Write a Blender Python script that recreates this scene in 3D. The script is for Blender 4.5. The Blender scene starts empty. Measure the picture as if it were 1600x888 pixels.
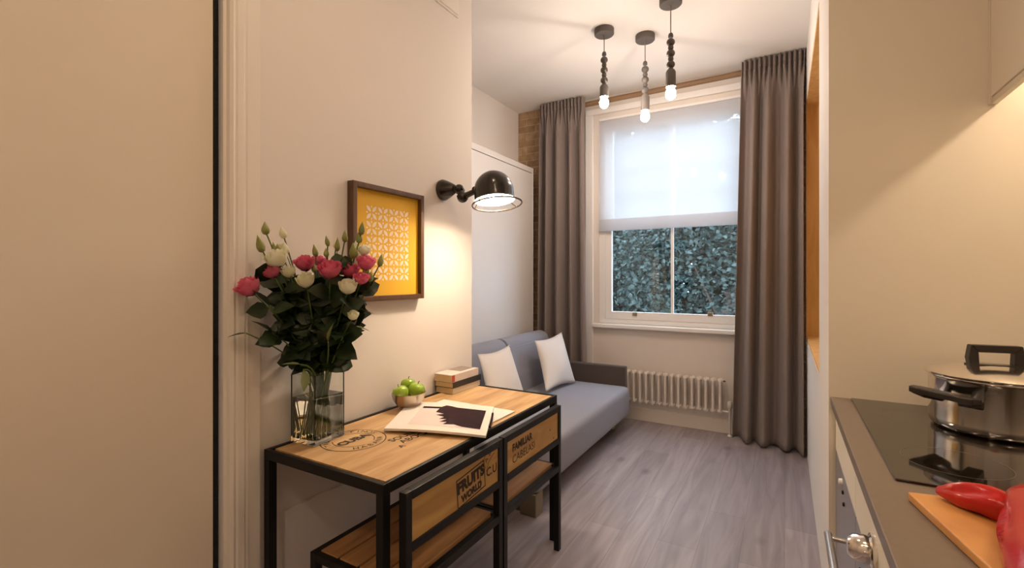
import bpy, bmesh, math, random
from math import sin, cos, pi, radians, sqrt
from mathutils import Vector, Matrix
random.seed(7)
C = bpy.context.scene.collection
V = Vector
# ------------------------------------------------------------------ camera model (1600x888)
F, TH, HY, H = 737.0, radians(30), 433.0, 1.365
S_, C_ = sin(TH), cos(TH)
def at(px, py, X=None, Y=None, Z=None, D=None):
    r = (px-800)/F; u = -(py-HY)/F
    d = V((r*C_-S_, r*S_+C_, u))
    if X is not None: t = X/d.x
    elif Y is not None: t = Y/d.y
    elif D is not None: t = D
    else: t = (Z-H)/d.z
    return V((0, 0, H)) + t*d

# ------------------------------------------------------------------ materials
def newmat(name):
    m = bpy.data.materials.new(name); m.use_nodes = True
    nt = m.node_tree; b = nt.nodes['Principled BSDF']
    return m, nt, b
def N(nt, kind, **kw):
    n = nt.nodes.new(kind)
    for k, v in kw.items(): setattr(n, k, v)
    return n
def mat(name, col, rough=0.5, metal=0.0, bump=0.0, bscale=80.0, var=0.0, vscale=4.0, sheen=0.0, spec=0.5, coat=0.0):
    m, nt, b = newmat(name)
    b.inputs['Base Color'].default_value = (*col, 1); b.inputs['Roughness'].default_value = rough
    b.inputs['Metallic'].default_value = metal; b.inputs['Specular IOR Level'].default_value = spec
    b.inputs['Sheen Weight'].default_value = sheen; b.inputs['Coat Weight'].default_value = coat
    tc = N(nt, 'ShaderNodeTexCoord')
    if var > 0:
        nz = N(nt, 'ShaderNodeTexNoise'); nz.inputs['Scale'].default_value = vscale; nz.inputs['Detail'].default_value = 5
        nt.links.new(tc.outputs['Object'], nz.inputs['Vector'])
        mx = N(nt, 'ShaderNodeMix', data_type='RGBA')
        mx.inputs['A'].default_value = (*[c*(1-var) for c in col], 1); mx.inputs['B'].default_value = (*[min(1, c*(1+var)) for c in col], 1)
        nt.links.new(nz.outputs['Fac'], mx.inputs['Factor']); nt.links.new(mx.outputs['Result'], b.inputs['Base Color'])
    if bump > 0:
        n2 = N(nt, 'ShaderNodeTexNoise'); n2.inputs['Scale'].default_value = bscale; n2.inputs['Detail'].default_value = 4
        nt.links.new(tc.outputs['Object'], n2.inputs['Vector'])
        bp = N(nt, 'ShaderNodeBump'); bp.inputs['Strength'].default_value = bump; bp.inputs['Distance'].default_value = 0.01
        nt.links.new(n2.outputs['Fac'], bp.inputs['Height']); nt.links.new(bp.outputs['Normal'], b.inputs['Normal'])
    return m
def wood(name, c1, c2, axis=1, rough=0.5, fine=60.0, length=2.0):
    m, nt, b = newmat(name)
    tc = N(nt, 'ShaderNodeTexCoord'); mp = N(nt, 'ShaderNodeMapping')
    sc = [fine*0.35]*3; sc[axis] = length
    mp.inputs['Scale'].default_value = sc
    nt.links.new(tc.outputs['Object'], mp.inputs['Vector'])
    nz = N(nt, 'ShaderNodeTexNoise'); nz.inputs['Scale'].default_value = 1.0; nz.inputs['Detail'].default_value = 7; nz.inputs['Distortion'].default_value = 0.8
    nt.links.new(mp.outputs['Vector'], nz.inputs['Vector'])
    rp = N(nt, 'ShaderNodeValToRGB')
    rp.color_ramp.elements[0].position = 0.32; rp.color_ramp.elements[0].color = (*c2, 1)
    rp.color_ramp.elements[1].position = 0.68; rp.color_ramp.elements[1].color = (*c1, 1)
    nt.links.new(nz.outputs['Fac'], rp.inputs['Fac']); nt.links.new(rp.outputs['Color'], b.inputs['Base Color'])
    b.inputs['Roughness'].default_value = rough
    bp = N(nt, 'ShaderNodeBump'); bp.inputs['Strength'].default_value = 0.15; bp.inputs['Distance'].default_value = 0.004
    nt.links.new(nz.outputs['Fac'], bp.inputs['Height']); nt.links.new(bp.outputs['Normal'], b.inputs['Normal'])
    return m
def floor_mat():
    m, nt, b = newmat('floor_laminate')
    tc = N(nt, 'ShaderNodeTexCoord'); mp = N(nt, 'ShaderNodeMapping'); mp.inputs['Rotation'].default_value = (0, 0, pi/2)
    nt.links.new(tc.outputs['Object'], mp.inputs['Vector'])
    br = N(nt, 'ShaderNodeTexBrick'); br.offset = 0.37
    br.inputs['Scale'].default_value = 1; br.inputs['Brick Width'].default_value = 1.25; br.inputs['Row Height'].default_value = 0.19
    br.inputs['Mortar Size'].default_value = 0.0015; br.inputs['Mortar Smooth'].default_value = 0.3; br.inputs['Bias'].default_value = 0.0
    br.inputs['Color1'].default_value = (0.365, 0.325, 0.345, 1); br.inputs['Color2'].default_value = (0.297, 0.262, 0.278, 1); br.inputs['Mortar'].default_value = (0.24, 0.19, 0.18, 1)
    nt.links.new(mp.outputs['Vector'], br.inputs['Vector'])
    m2 = N(nt, 'ShaderNodeMapping'); m2.inputs['Scale'].default_value = (16, 1.4, 1)
    nt.links.new(tc.outputs['Object'], m2.inputs['Vector'])
    nz = N(nt, 'ShaderNodeTexNoise'); nz.inputs['Scale'].default_value = 1; nz.inputs['Detail'].default_value = 8; nz.inputs['Distortion'].default_value = 1.2
    nt.links.new(m2.outputs['Vector'], nz.inputs['Vector'])
    rp = N(nt, 'ShaderNodeValToRGB'); rp.color_ramp.elements[0].position = 0.3; rp.color_ramp.elements[0].color = (0.72, 0.70, 0.70, 1)
    rp.color_ramp.elements[1].position = 0.7; rp.color_ramp.elements[1].color = (1.12, 1.12, 1.12, 1)
    nt.links.new(nz.outputs['Fac'], rp.inputs['Fac'])
    m3 = N(nt, 'ShaderNodeMapping'); m3.inputs['Scale'].default_value = (9, 5, 1); nt.links.new(tc.outputs['Object'], m3.inputs['Vector'])
    vo = N(nt, 'ShaderNodeTexVoronoi'); vo.inputs['Scale'].default_value = 0.45; nt.links.new(m3.outputs['Vector'], vo.inputs['Vector'])
    kr = N(nt, 'ShaderNodeValToRGB'); kr.color_ramp.elements[0].position = 0.03; kr.color_ramp.elements[0].color = (0.5, 0.48, 0.48, 1); kr.color_ramp.elements[1].position = 0.16; kr.color_ramp.elements[1].color = (1, 1, 1, 1)
    nt.links.new(vo.outputs['Distance'], kr.inputs['Fac'])
    a = N(nt, 'ShaderNodeMix', data_type='RGBA', blend_type='MULTIPLY'); a.inputs['Factor'].default_value = 1
    nt.links.new(br.outputs['Color'], a.inputs['A']); nt.links.new(rp.outputs['Color'], a.inputs['B'])
    a2 = N(nt, 'ShaderNodeMix', data_type='RGBA', blend_type='MULTIPLY'); a2.inputs['Factor'].default_value = 0.8
    nt.links.new(a.outputs['Result'], a2.inputs['A']); nt.links.new(kr.outputs['Color'], a2.inputs['B'])
    nt.links.new(a2.outputs['Result'], b.inputs['Base Color']); b.inputs['Roughness'].default_value = 0.40
    bp = N(nt, 'ShaderNodeBump'); bp.inputs['Strength'].default_value = 0.12; bp.inputs['Distance'].default_value = 0.003
    nt.links.new(nz.outputs['Fac'], bp.inputs['Height']); nt.links.new(bp.outputs['Normal'], b.inputs['Normal'])
    return m
def brick_mat():
    m, nt, b = newmat('old_brick')
    tc = N(nt, 'ShaderNodeTexCoord'); mp = N(nt, 'ShaderNodeMapping'); mp.inputs['Rotation'].default_value = (pi/2, 0, 0)
    nt.links.new(tc.outputs['Object'], mp.inputs['Vector'])
    br = N(nt, 'ShaderNodeTexBrick'); br.inputs['Scale'].default_value = 1; br.inputs['Brick Width'].default_value = 0.22; br.inputs['Row Height'].default_value = 0.075
    br.inputs['Mortar Size'].default_value = 0.009; br.inputs['Mortar Smooth'].default_value = 0.5
    br.inputs['Color1'].default_value = (0.42, 0.28, 0.16, 1); br.inputs['Color2'].default_value = (0.32, 0.20, 0.11, 1); br.inputs['Mortar'].default_value = (0.46, 0.34, 0.22, 1)
    nt.links.new(mp.outputs['Vector'], br.inputs['Vector'])
    nz = N(nt, 'ShaderNodeTexNoise'); nz.inputs['Scale'].default_value = 14; nz.inputs['Detail'].default_value = 6; nt.links.new(tc.outputs['Object'], nz.inputs['Vector'])
    a = N(nt, 'ShaderNodeMix', data_type='RGBA', blend_type='OVERLAY'); a.inputs['Factor'].default_value = 0.6
    nt.links.new(br.outputs['Color'], a.inputs['A']); nt.links.new(nz.outputs['Fac'], a.inputs['B']); nt.links.new(a.outputs['Result'], b.inputs['Base Color'])
    b.inputs['Roughness'].default_value = 0.9
    bp = N(nt, 'ShaderNodeBump'); bp.inputs['Strength'].default_value = 0.7; bp.inputs['Distance'].default_value = 0.012; bp.invert = True
    nt.links.new(br.outputs['Fac'], bp.inputs['Height']); nt.links.new(bp.outputs['Normal'], b.inputs['Normal'])
    return m
def fabric(name, col, rough=0.9, scale=900, var=0.12):
    m, nt, b = newmat(name)
    tc = N(nt, 'ShaderNodeTexCoord')
    nz = N(nt, 'ShaderNodeTexNoise'); nz.inputs['Scale'].default_value = scale*0.25; nz.inputs['Detail'].default_value = 3; nt.links.new(tc.outputs['Object'], nz.inputs['Vector'])
    mx = N(nt, 'ShaderNodeMix', data_type='RGBA'); mx.inputs['A'].default_value = (*[c*(1-var) for c in col], 1); mx.inputs['B'].default_value = (*[min(1, c*(1+var)) for c in col], 1)
    nt.links.new(nz.outputs['Fac'], mx.inputs['Factor']); nt.links.new(mx.outputs['Result'], b.inputs['Base Color'])
    b.inputs['Roughness'].default_value = rough; b.inputs['Sheen Weight'].default_value = 0.15; b.inputs['Specular IOR Level'].default_value = 0.2
    bp = N(nt, 'ShaderNodeBump'); bp.inputs['Strength'].default_value = 0.25; bp.inputs['Distance'].default_value = 0.002
    nt.links.new(nz.outputs['Fac'], bp.inputs['Height']); nt.links.new(bp.outputs['Normal'], b.inputs['Normal'])
    return m
def emis(name, col, s):
    m, nt, b = newmat(name)
    b.inputs['Base Color'].default_value = (0.8, 0.8, 0.8, 1)
    b.inputs['Emission Color'].default_value = (*col, 1); b.inputs['Emission Strength'].default_value = s
    return m
def glass(name, ior=1.45, rough=0.0, col=(1, 1, 1)):
    m, nt, b = newmat(name)
    b.inputs['Base Color'].default_value = (*col, 1); b.inputs['Transmission Weight'].default_value = 1
    b.inputs['IOR'].default_value = ior; b.inputs['Roughness'].default_value = rough
    return m
def pane_mat():
    m = bpy.data.materials.new('window_pane_glass'); m.use_nodes = True; nt = m.node_tree; nt.nodes.clear()
    o = N(nt, 'ShaderNodeOutputMaterial'); t = N(nt, 'ShaderNodeBsdfTransparent'); t.inputs['Color'].default_value = (0.94, 0.97, 0.97, 1)
    g = N(nt, 'ShaderNodeBsdfGlossy'); g.inputs['Roughness'].default_value = 0.02
    mx = N(nt, 'ShaderNodeMixShader'); mx.inputs['Fac'].default_value = 0.05
    nt.links.new(t.outputs[0], mx.inputs[1]); nt.links.new(g.outputs[0], mx.inputs[2]); nt.links.new(mx.outputs[0], o.inputs['Surface'])
    return m
def sheer_mat():
    m = bpy.data.materials.new('sheer_blind_fabric'); m.use_nodes = True; nt = m.node_tree; nt.nodes.clear()
    o = N(nt, 'ShaderNodeOutputMaterial'); t = N(nt, 'ShaderNodeBsdfTransparent'); t.inputs['Color'].default_value = (1, 1, 1, 1)
    tl = N(nt, 'ShaderNodeBsdfTranslucent'); tl.inputs['Color'].default_value = (0.68, 0.685, 0.72, 1)
    df = N(nt, 'ShaderNodeBsdfDiffuse'); df.inputs['Color'].default_value = (0.80, 0.79, 0.80, 1)
    tc = N(nt, 'ShaderNodeTexCoord'); wv = N(nt, 'ShaderNodeTexNoise'); wv.inputs['Scale'].default_value = 300
    nt.links.new(tc.outputs['Object'], wv.inputs['Vector'])
    m1 = N(nt, 'ShaderNodeMixShader'); m1.inputs['Fac'].default_value = 0.42
    nt.links.new(tl.outputs[0], m1.inputs[1]); nt.links.new(df.outputs[0], m1.inputs[2])
    mr = N(nt, 'ShaderNodeMapRange'); mr.inputs['To Min'].default_value = 0.75; mr.inputs['To Max'].default_value = 0.88
    nt.links.new(wv.outputs['Fac'], mr.inputs['Value'])
    m2 = N(nt, 'ShaderNodeMixShader'); nt.links.new(mr.outputs['Result'], m2.inputs['Fac'])
    nt.links.new(t.outputs[0], m2.inputs[1]); nt.links.new(m1.outputs[0], m2.inputs[2]); nt.links.new(m2.outputs[0], o.inputs['Surface'])
    return m
def leaf_mat(name, c1, c2, rough=0.45):
    m, nt, b = newmat(name)
    g = N(nt, 'ShaderNodeTexCoord'); nz = N(nt, 'ShaderNodeTexNoise'); nz.inputs['Scale'].default_value = 9; nt.links.new(g.outputs['Object'], nz.inputs['Vector'])
    rp = N(nt, 'ShaderNodeValToRGB'); rp.color_ramp.elements[0].position = 0.35; rp.color_ramp.elements[0].color = (*c1, 1); rp.color_ramp.elements[1].position = 0.65; rp.color_ramp.elements[1].color = (*c2, 1)
    nt.links.new(nz.outputs['Fac'], rp.inputs['Fac']); nt.links.new(rp.outputs['Color'], b.inputs['Base Color']); b.inputs['Roughness'].default_value = rough
    return m

def petal_mat(name, c1, c2):
    m = leaf_mat(name, c1, c2, 0.55); nt = m.node_tree; b = nt.nodes['Principled BSDF']; o = nt.nodes['Material Output']
    col = b.inputs['Base Color'].links[0].from_socket
    t = N(nt, 'ShaderNodeBsdfTranslucent'); nt.links.new(col, t.inputs['Color'])
    mx = N(nt, 'ShaderNodeMixShader'); mx.inputs['Fac'].default_value = 0.4
    nt.links.new(b.outputs[0], mx.inputs[1]); nt.links.new(t.outputs[0], mx.inputs[2]); nt.links.new(mx.outputs[0], o.inputs['Surface'])
    return m
M = dict(
 wall=mat('warm_white_paint', (0.76, 0.71, 0.66), 0.7, bump=0.03, bscale=120, var=0.015),
 door=mat('door_paint', (0.76, 0.68, 0.57), 0.55, var=0.02, vscale=2),
 trim=mat('trim_gloss_paint', (0.80, 0.75, 0.68), 0.4, var=0.01),
 ceil=mat('ceiling_paint', (0.82, 0.79, 0.75), 0.8, var=0.01),
 far=mat('far_wall_paint', (0.72, 0.66, 0.60), 0.7, bump=0.02, var=0.015),
 white=mat('white_satin_paint', (0.82, 0.80, 0.78), 0.35, var=0.01),
 bed=mat('bed_panel_laminate', (0.74, 0.71, 0.68), 0.4, var=0.01),
 kitchen=mat('kitchen_cream_laminate', (0.78, 0.72, 0.60), 0.45, var=0.02),
 gap=mat('dark_seal', (0.012, 0.01, 0.008), 0.9, bump=0.5, bscale=200, var=0.5, vscale=60),
 floor=floor_mat(), brick=brick_mat(),
 oak=wood('oak_top', (0.68, 0.45, 0.225), (0.41, 0.23, 0.09), 1, 0.45, 55, 2.5),
 oakseat=wood('oak_slat', (0.50, 0.28, 0.12), (0.32, 0.16, 0.06), 1, 0.5, 60, 2.5),
 mango=wood('honey_panel_wood', (0.56, 0.34, 0.095), (0.40, 0.21, 0.05), 1, 0.45, 50, 3),
 niche=wood('niche_oak_veneer', (0.84, 0.56, 0.25), (0.68, 0.42, 0.16), 2, 0.5, 40, 2),
 pole=wood('pole_pine', (0.27, 0.16, 0.08), (0.19, 0.11, 0.05), 0, 0.5, 60, 2),
 board=wood('board_beech', (0.66, 0.33, 0.10), (0.55, 0.25, 0.07), 1, 0.5, 40, 4),
 walnut=wood('walnut_frame', (0.125, 0.058, 0.024), (0.07, 0.03, 0.012), 2, 0.4, 70, 4),
 iron=mat('black_steel', (0.007, 0.0065, 0.0065), 0.45, var=0.2, vscale=30, spec=0.25),
 ink=mat('black_stencil_ink', (0.035, 0.022, 0.012), 0.8, var=0.3, vscale=60),
 curtain=fabric('taupe_curtain', (0.225, 0.183, 0.165), 0.85, 700),
 sofa=fabric('grey_sofa_wool', (0.265, 0.27, 0.32), 0.9, 900),
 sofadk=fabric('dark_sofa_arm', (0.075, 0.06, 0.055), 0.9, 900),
 sofawood=mat('khaki_sofa_leg', (0.20, 0.16, 0.10), 0.6, var=0.1),
 pillow=fabric('white_linen', (0.72, 0.67, 0.63), 0.95, 700, 0.05),
 yellow=mat('mustard_card', (0.74, 0.42, 0.02), 0.7, var=0.04),
 cutout=mat('cream_cutout', (0.86, 0.72, 0.58), 0.8, var=0.05),
 lampblk=mat('lamp_black_enamel', (0.014, 0.010, 0.008), 0.22, spec=0.6, var=0.2),
 lampin=mat('lamp_white_inside', (0.85, 0.83, 0.78), 0.5, var=0.02),
 concrete=mat('grey_concrete', (0.115, 0.10, 0.09), 0.75, bump=0.1, var=0.2, vscale=25),
 bead=mat('dark_ceramic_bead', (0.075, 0.06, 0.05), 0.35, var=0.2, vscale=20),
 cord=mat('grey_cord', (0.22, 0.19, 0.16), 0.8, var=0.1),
 bulb=emis('bulb_glow', (1.0, 0.83, 0.70), 195.0),
 lampbulb=emis('wall_lamp_glow', (1.0, 0.79, 0.56), 380.0),
 strip=emis('under_cabinet_glow', (1.0, 0.76, 0.54), 20.0),
 downl=emis('downlight_glow', (1.0, 0.71, 0.475), 230.0),
 rad=mat('radiator_enamel', (0.70, 0.64, 0.58), 0.35, var=0.02),
 steel=mat('stainless_steel', (0.84, 0.80, 0.76), 0.14, 1.0, var=0.03, vscale=3),
 brushed=mat('brushed_steel', (0.55, 0.53, 0.52), 0.33, 1.0, var=0.05, vscale=20),
 bowl=mat('brushed_bowl_metal', (0.62, 0.52, 0.42), 0.28, 1.0, var=0.05),
 bake=mat('black_bakelite', (0.018, 0.014, 0.012), 0.28, spec=0.5, var=0.2),
 hob=mat('black_hob_glass', (0.012, 0.009, 0.006), 0.05, spec=0.7, coat=0.3, var=0.1),
 hobmark=mat('hob_ring_print', (0.16, 0.13, 0.10), 0.3, var=0.1),
 worktop=mat('brown_worktop', (0.19, 0.148, 0.115), 0.38, var=0.12, vscale=60),
 pepper=mat('red_pepper_skin', (0.46, 0.010, 0.008), 0.18, bump=0.14, bscale=40, var=0.25, vscale=12, coat=0.05),
 stemg=mat('green_stem', (0.10, 0.16, 0.035), 0.5, var=0.2, vscale=30),
 leafd=leaf_mat('dark_leaf', (0.009, 0.020, 0.007), (0.026, 0.048, 0.014), 0.4),
 leafl=leaf_mat('light_leaf', (0.13, 0.17, 0.05), (0.20, 0.25, 0.09), 0.45),
 pink=petal_mat('pink_petal', (0.88, 0.27, 0.40), (0.74, 0.13, 0.24)),
 cream=petal_mat('cream_petal', (0.93, 0.92, 0.78), (0.86, 0.85, 0.62)),
 budg=mat('green_bud', (0.26, 0.28, 0.08), 0.5, var=0.35, vscale=50),
 apple=mat('green_apple_skin', (0.27, 0.42, 0.03), 0.25, var=0.25, vscale=18, coat=0.2),
 brown=mat('brown_stalk', (0.07, 0.045, 0.02), 0.7, var=0.2),
 paper=mat('white_paper', (0.80, 0.75, 0.69), 0.6, var=0.02),
 pages=mat('cream_page_edges', (0.62, 0.46, 0.24), 0.8, var=0.12, vscale=60),
 photo=mat('magazine_photo_ground', (0.74, 0.63, 0.60), 0.7, var=0.06, vscale=8),
 paint=mat('dark_brush_mark', (0.026, 0.013, 0.017), 0.8, var=0.3, vscale=20, spec=0.05),
 spinek=mat('black_book_cover', (0.02, 0.015, 0.012), 0.5, var=0.2),
 coverw=mat('pale_book_cover', (0.66, 0.58, 0.54), 0.35, var=0.1, vscale=12),
 coverg=mat('grey_book_picture', (0.22, 0.17, 0.15), 0.45, var=0.2, vscale=20),
 coverr=mat('red_book_patch', (0.42, 0.06, 0.03), 0.5, var=0.1),
 coverc=mat('cream_book_cover', (0.64, 0.56, 0.44), 0.5, var=0.06),
 teal=mat('teal_book_patch', (0.14, 0.26, 0.24), 0.5, var=0.1),
 glass=glass('clear_vase_glass', 1.45, 0.0, (0.97, 0.99, 0.97)), water=glass('vase_water', 1.33, 0.0, (0.95, 0.97, 0.90)),
 pane=pane_mat(), sheer=sheer_mat(),
 brass=mat('sash_lift_brass', (0.45, 0.36, 0.24), 0.35, 1.0, var=0.1),
 treeleaf=leaf_mat('garden_leaf', (0.010, 0.027, 0.022), (0.050, 0.085, 0.070), 0.8),
 treeleaf2=leaf_mat('garden_leaf_pale', (0.018, 0.036, 0.030), (0.080, 0.115, 0.105), 0.8),
 bark=mat('tree_bark', (0.16, 0.12, 0.10), 0.9, bump=0.6, bscale=20, var=0.3, vscale=8),
 soil=mat('garden_soil', (0.05, 0.05, 0.035), 0.95, var=0.3, bump=0.3, bscale=10),
 ovenpanel=mat('oven_door_grey', (0.34, 0.32, 0.33), 0.35, 0.6, var=0.05),
)

# ------------------------------------------------------------------ mesh builder
class MB:
    def __init__(self): self.bm = bmesh.new()
    def _new(self, geo, bevel, seg=2):
        if bevel > 0:
            es = list({e for v in geo for e in v.link_edges})
            bmesh.ops.bevel(self.bm, geom=es, offset=bevel, segments=seg, profile=0.6, affect='EDGES', clamp_overlap=True)
    def box(self, a, b, bevel=0.0, seg=2, rz=0, piv=None, mtx=None):
        a = V(a); b = V(b); vs = []
        for x in (a.x, b.x):
            for y in (a.y, b.y):
                for z in (a.z, b.z):
                    p = V((x, y, z))
                    if mtx is not None: p = mtx @ p
                    vs.append(self.bm.verts.new(p))
        for f in ((0, 1, 3, 2), (4, 6, 7, 5), (0, 4, 5, 1), (2, 3, 7, 6), (0, 2, 6, 4), (1, 5, 7, 3)):
            self.bm.faces.new([vs[i] for i in f])
        self._new(vs, bevel, seg); return self
    def prism(self, pts, d, bevel=0.0, seg=2):
        d = V(d); n = len(pts)
        a = [self.bm.verts.new(V(p)) for p in pts]; b = [self.bm.verts.new(V(p)+d) for p in pts]
        self.bm.faces.new(a[::-1]); self.bm.faces.new(b)
        for i in range(n): self.bm.faces.new((a[i], a[(i+1) % n], b[(i+1) % n], b[i]))
        self._new(a+b, bevel, seg); return self
    def lathe(self, prof, o=(0, 0, 0), axis=(0, 0, 1), seg=24, sx=1.0, closed=False):
        ax = V(axis).normalized(); o = V(o)
        u = ax.orthogonal().normalized(); w = ax.cross(u); rings = []
        for r, z in prof:
            if r < 1e-6: rings.append([self.bm.verts.new(o+ax*z)])
            else: rings.append([self.bm.verts.new(o+ax*z+(u*cos(2*pi*i/seg)*sx+w*sin(2*pi*i/seg))*r) for i in range(seg)])
        prs = list(zip(rings, rings[1:]))
        if closed: prs.append((rings[-1], rings[0]))
        for A, B in prs:
            for i in range(seg):
                j = (i+1) % seg
                if len(A) == 1 and len(B) == 1: continue
                if len(A) == 1: self.bm.faces.new((A[0], B[j], B[i]))
                elif len(B) == 1: self.bm.faces.new((A[i], A[j], B[0]))
                else: self.bm.faces.new((A[i], A[j], B[j], B[i]))
        return self
    def tube(self, pts, r, seg=10, caps=True):
        pts = [V(p) for p in pts]; n = len(pts)
        rs = r if isinstance(r, (list, tuple)) else [r]*n
        t0 = (pts[1]-pts[0]).normalized(); u = t0.orthogonal().normalized(); rings = []
        for i, p in enumerate(pts):
            t = (pts[min(i+1, n-1)]-pts[max(i-1, 0)]).normalized()
            u = (u-t*u.dot(t)).normalized(); w = t.cross(u)
            rings.append([self.bm.verts.new(p+(u*cos(2*pi*k/seg)+w*sin(2*pi*k/seg))*rs[i]) for k in range(seg)])
        for A, B in zip(rings, rings[1:]):
            for k in range(seg): self.bm.faces.new((A[k], A[(k+1) % seg], B[(k+1) % seg], B[k]))
        if caps: self.bm.faces.new(rings[0][::-1]); self.bm.faces.new(rings[-1])
        return self
    def torus(self, o, axis, R, r, seg=32, s2=8):
        ax = V(axis).normalized(); u = ax.orthogonal().normalized(); w = ax.cross(u); o = V(o); g = []
        for i in range(seg):
            d = u*cos(2*pi*i/seg)+w*sin(2*pi*i/seg)
            g.append([self.bm.verts.new(o+d*(R+r*cos(2*pi*k/s2))+ax*r*sin(2*pi*k/s2)) for k in range(s2)])
        for i in range(seg):
            for k in range(s2): self.bm.faces.new((g[i][k], g[(i+1) % seg][k], g[(i+1) % seg][(k+1) % s2], g[i][(k+1) % s2]))
        return self
    def ball(self, o, r, seg=16, sc=(1, 1, 1)):
        n = max(6, seg//2)
        m = bmesh.ops.create_uvsphere(self.bm, u_segments=seg, v_segments=n, radius=r)
        for v in m['verts']: v.co = V((v.co.x*sc[0], v.co.y*sc[1], v.co.z*sc[2]))+V(o)
        return self
    def grid(self, fn, nu, nv):
        g = [[self.bm.verts.new(V(fn(i/nu, j/nv))) for j in range(nv+1)] for i in range(nu+1)]
        for i in range(nu):
            for j in range(nv): self.bm.faces.new((g[i][j], g[i+1][j], g[i+1][j+1], g[i][j+1]))
        return self
    def poly(self, pts): self.bm.faces.new([self.bm.verts.new(V(p)) for p in pts]); return self
    def leaf(self, base, dirv, L, W, up=V((0, 0, 1)), droop=0.15, fold=0.25):
        d = V(dirv).normalized(); s = d.cross(up)
        if s.length < 1e-3: s = d.orthogonal()
        s.normalize(); n = s.cross(d); prev = None
        for t, w in ((0, 0.06), (0.22, 0.75), (0.48, 1.0), (0.76, 0.62), (1, 0.0)):
            c = V(base)+d*L*t-n*droop*L*t*t
            if w == 0: cur = [self.bm.verts.new(c)]
            else: cur = [self.bm.verts.new(c-s*W*w+n*fold*W*w), self.bm.verts.new(c), self.bm.verts.new(c+s*W*w+n*fold*W*w)]
            if prev:
                if len(cur) == 1:
                    self.bm.faces.new((prev[0], prev[1], cur[0])); self.bm.faces.new((prev[1], prev[2], cur[0]))
                else:
                    self.bm.faces.new((prev[0], prev[1], cur[1], cur[0])); self.bm.faces.new((prev[1], prev[2], cur[2], cur[1]))
            prev = cur
        return self
    def build(self, name, material, parent=None, smooth=False, angle=40, normals=True, thick=0.0, kind=None):
        bm = self.bm
        if normals: bmesh.ops.recalc_face_normals(bm, faces=bm.faces[:])
        off = V((0, 0, 0)); p = parent
        while p is not None: off += p.location; p = p.parent
        me = bpy.data.meshes.new(name)
        if off.length > 0: bmesh.ops.translate(bm, verts=bm.verts[:], vec=-off)
        bm.to_mesh(me); bm.free()
        o = bpy.data.objects.new(name, me); C.objects.link(o); me.materials.append(material)
        if smooth:
            for f in me.polygons: f.use_smooth = True
            if angle < 180:
                b2 = bmesh.new(); b2.from_mesh(me)
                for e in b2.edges:
                    if len(e.link_faces) == 2 and e.calc_face_angle(0) > radians(angle): e.smooth = False
                b2.to_mesh(me); b2.free()
        if parent is not None: o.parent = parent
        if thick > 0:
            md = o.modifiers.new('thickness', 'SOLIDIFY'); md.thickness = thick; md.offset = 0
        if kind: o['kind'] = kind
        return o
def tag(o, label, cat, group=None):
    o['label'] = label; o['category'] = cat
    if group: o['group'] = group
    return o
def thing(name, loc, label, cat, group=None):
    o = bpy.data.objects.new(name, None); C.objects.link(o); o.empty_display_size = 0.05
    o.location = V(loc); return tag(o, label, cat, group)
def copy_tree(o, loc, label):
    r = o.copy(); C.objects.link(r); r.location = V(loc); r['label'] = label
    for ch in list(o.children):
        c = ch.copy(); C.objects.link(c); c.parent = r
        for g in list(ch.children):
            d = g.copy(); C.objects.link(d); d.parent = c
    return r
def struct(name, mb, m, **kw): return mb.build(name, m, kind='structure', **kw)
def text_into(mb, s, size, org, u, v, n=None, center=True, bold=0.0):
    cu = bpy.data.curves.new('t', 'FONT'); cu.body = s; cu.size = size; cu.offset = bold; cu.resolution_u = 3
    if center: cu.align_x = 'CENTER'; cu.align_y = 'CENTER'
    ob = bpy.data.objects.new('t', cu); C.objects.link(ob)
    dg = bpy.context.evaluated_depsgraph_get(); dg.update()
    me = bpy.data.meshes.new_from_object(ob.evaluated_get(dg))
    org = V(org); u = V(u).normalized(); v = V(v).normalized()
    vs = [mb.bm.verts.new(org+u*p.co.x+v*p.co.y) for p in me.vertices]
    for f in me.polygons:
        try: mb.bm.faces.new([vs[i] for i in f.vertices])
        except ValueError: pass
    bpy.data.objects.remove(ob); bpy.data.curves.remove(cu); bpy.data.meshes.remove(me)
def ring_into(mb, o, u, v, r0, r1, a0=0, a1=2*pi, n=48):
    o = V(o); u = V(u); v = V(v)
    for i in range(n):
        a = a0+(a1-a0)*i/n; b = a0+(a1-a0)*(i+1)/n
        mb.poly([o+(u*cos(a)+v*sin(a))*r0, o+(u*cos(a)+v*sin(a))*r1, o+(u*cos(b)+v*sin(b))*r1, o+(u*cos(b)+v*sin(b))*r0])
def arc_text(mb, s, size, o, u, v, r, a0, a1, flip=False):
    u = V(u); v = V(v); n = len(s)
    for i, ch in enumerate(s):
        a = a0+(a1-a0)*(i+0.5)/n; d = u*cos(a)+v*sin(a); t = u*sin(a)-v*cos(a)
        if flip: text_into(mb, ch, size, V(o)+d*r, -t, -d)
        else: text_into(mb, ch, size, V(o)+d*r, t, d)

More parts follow.
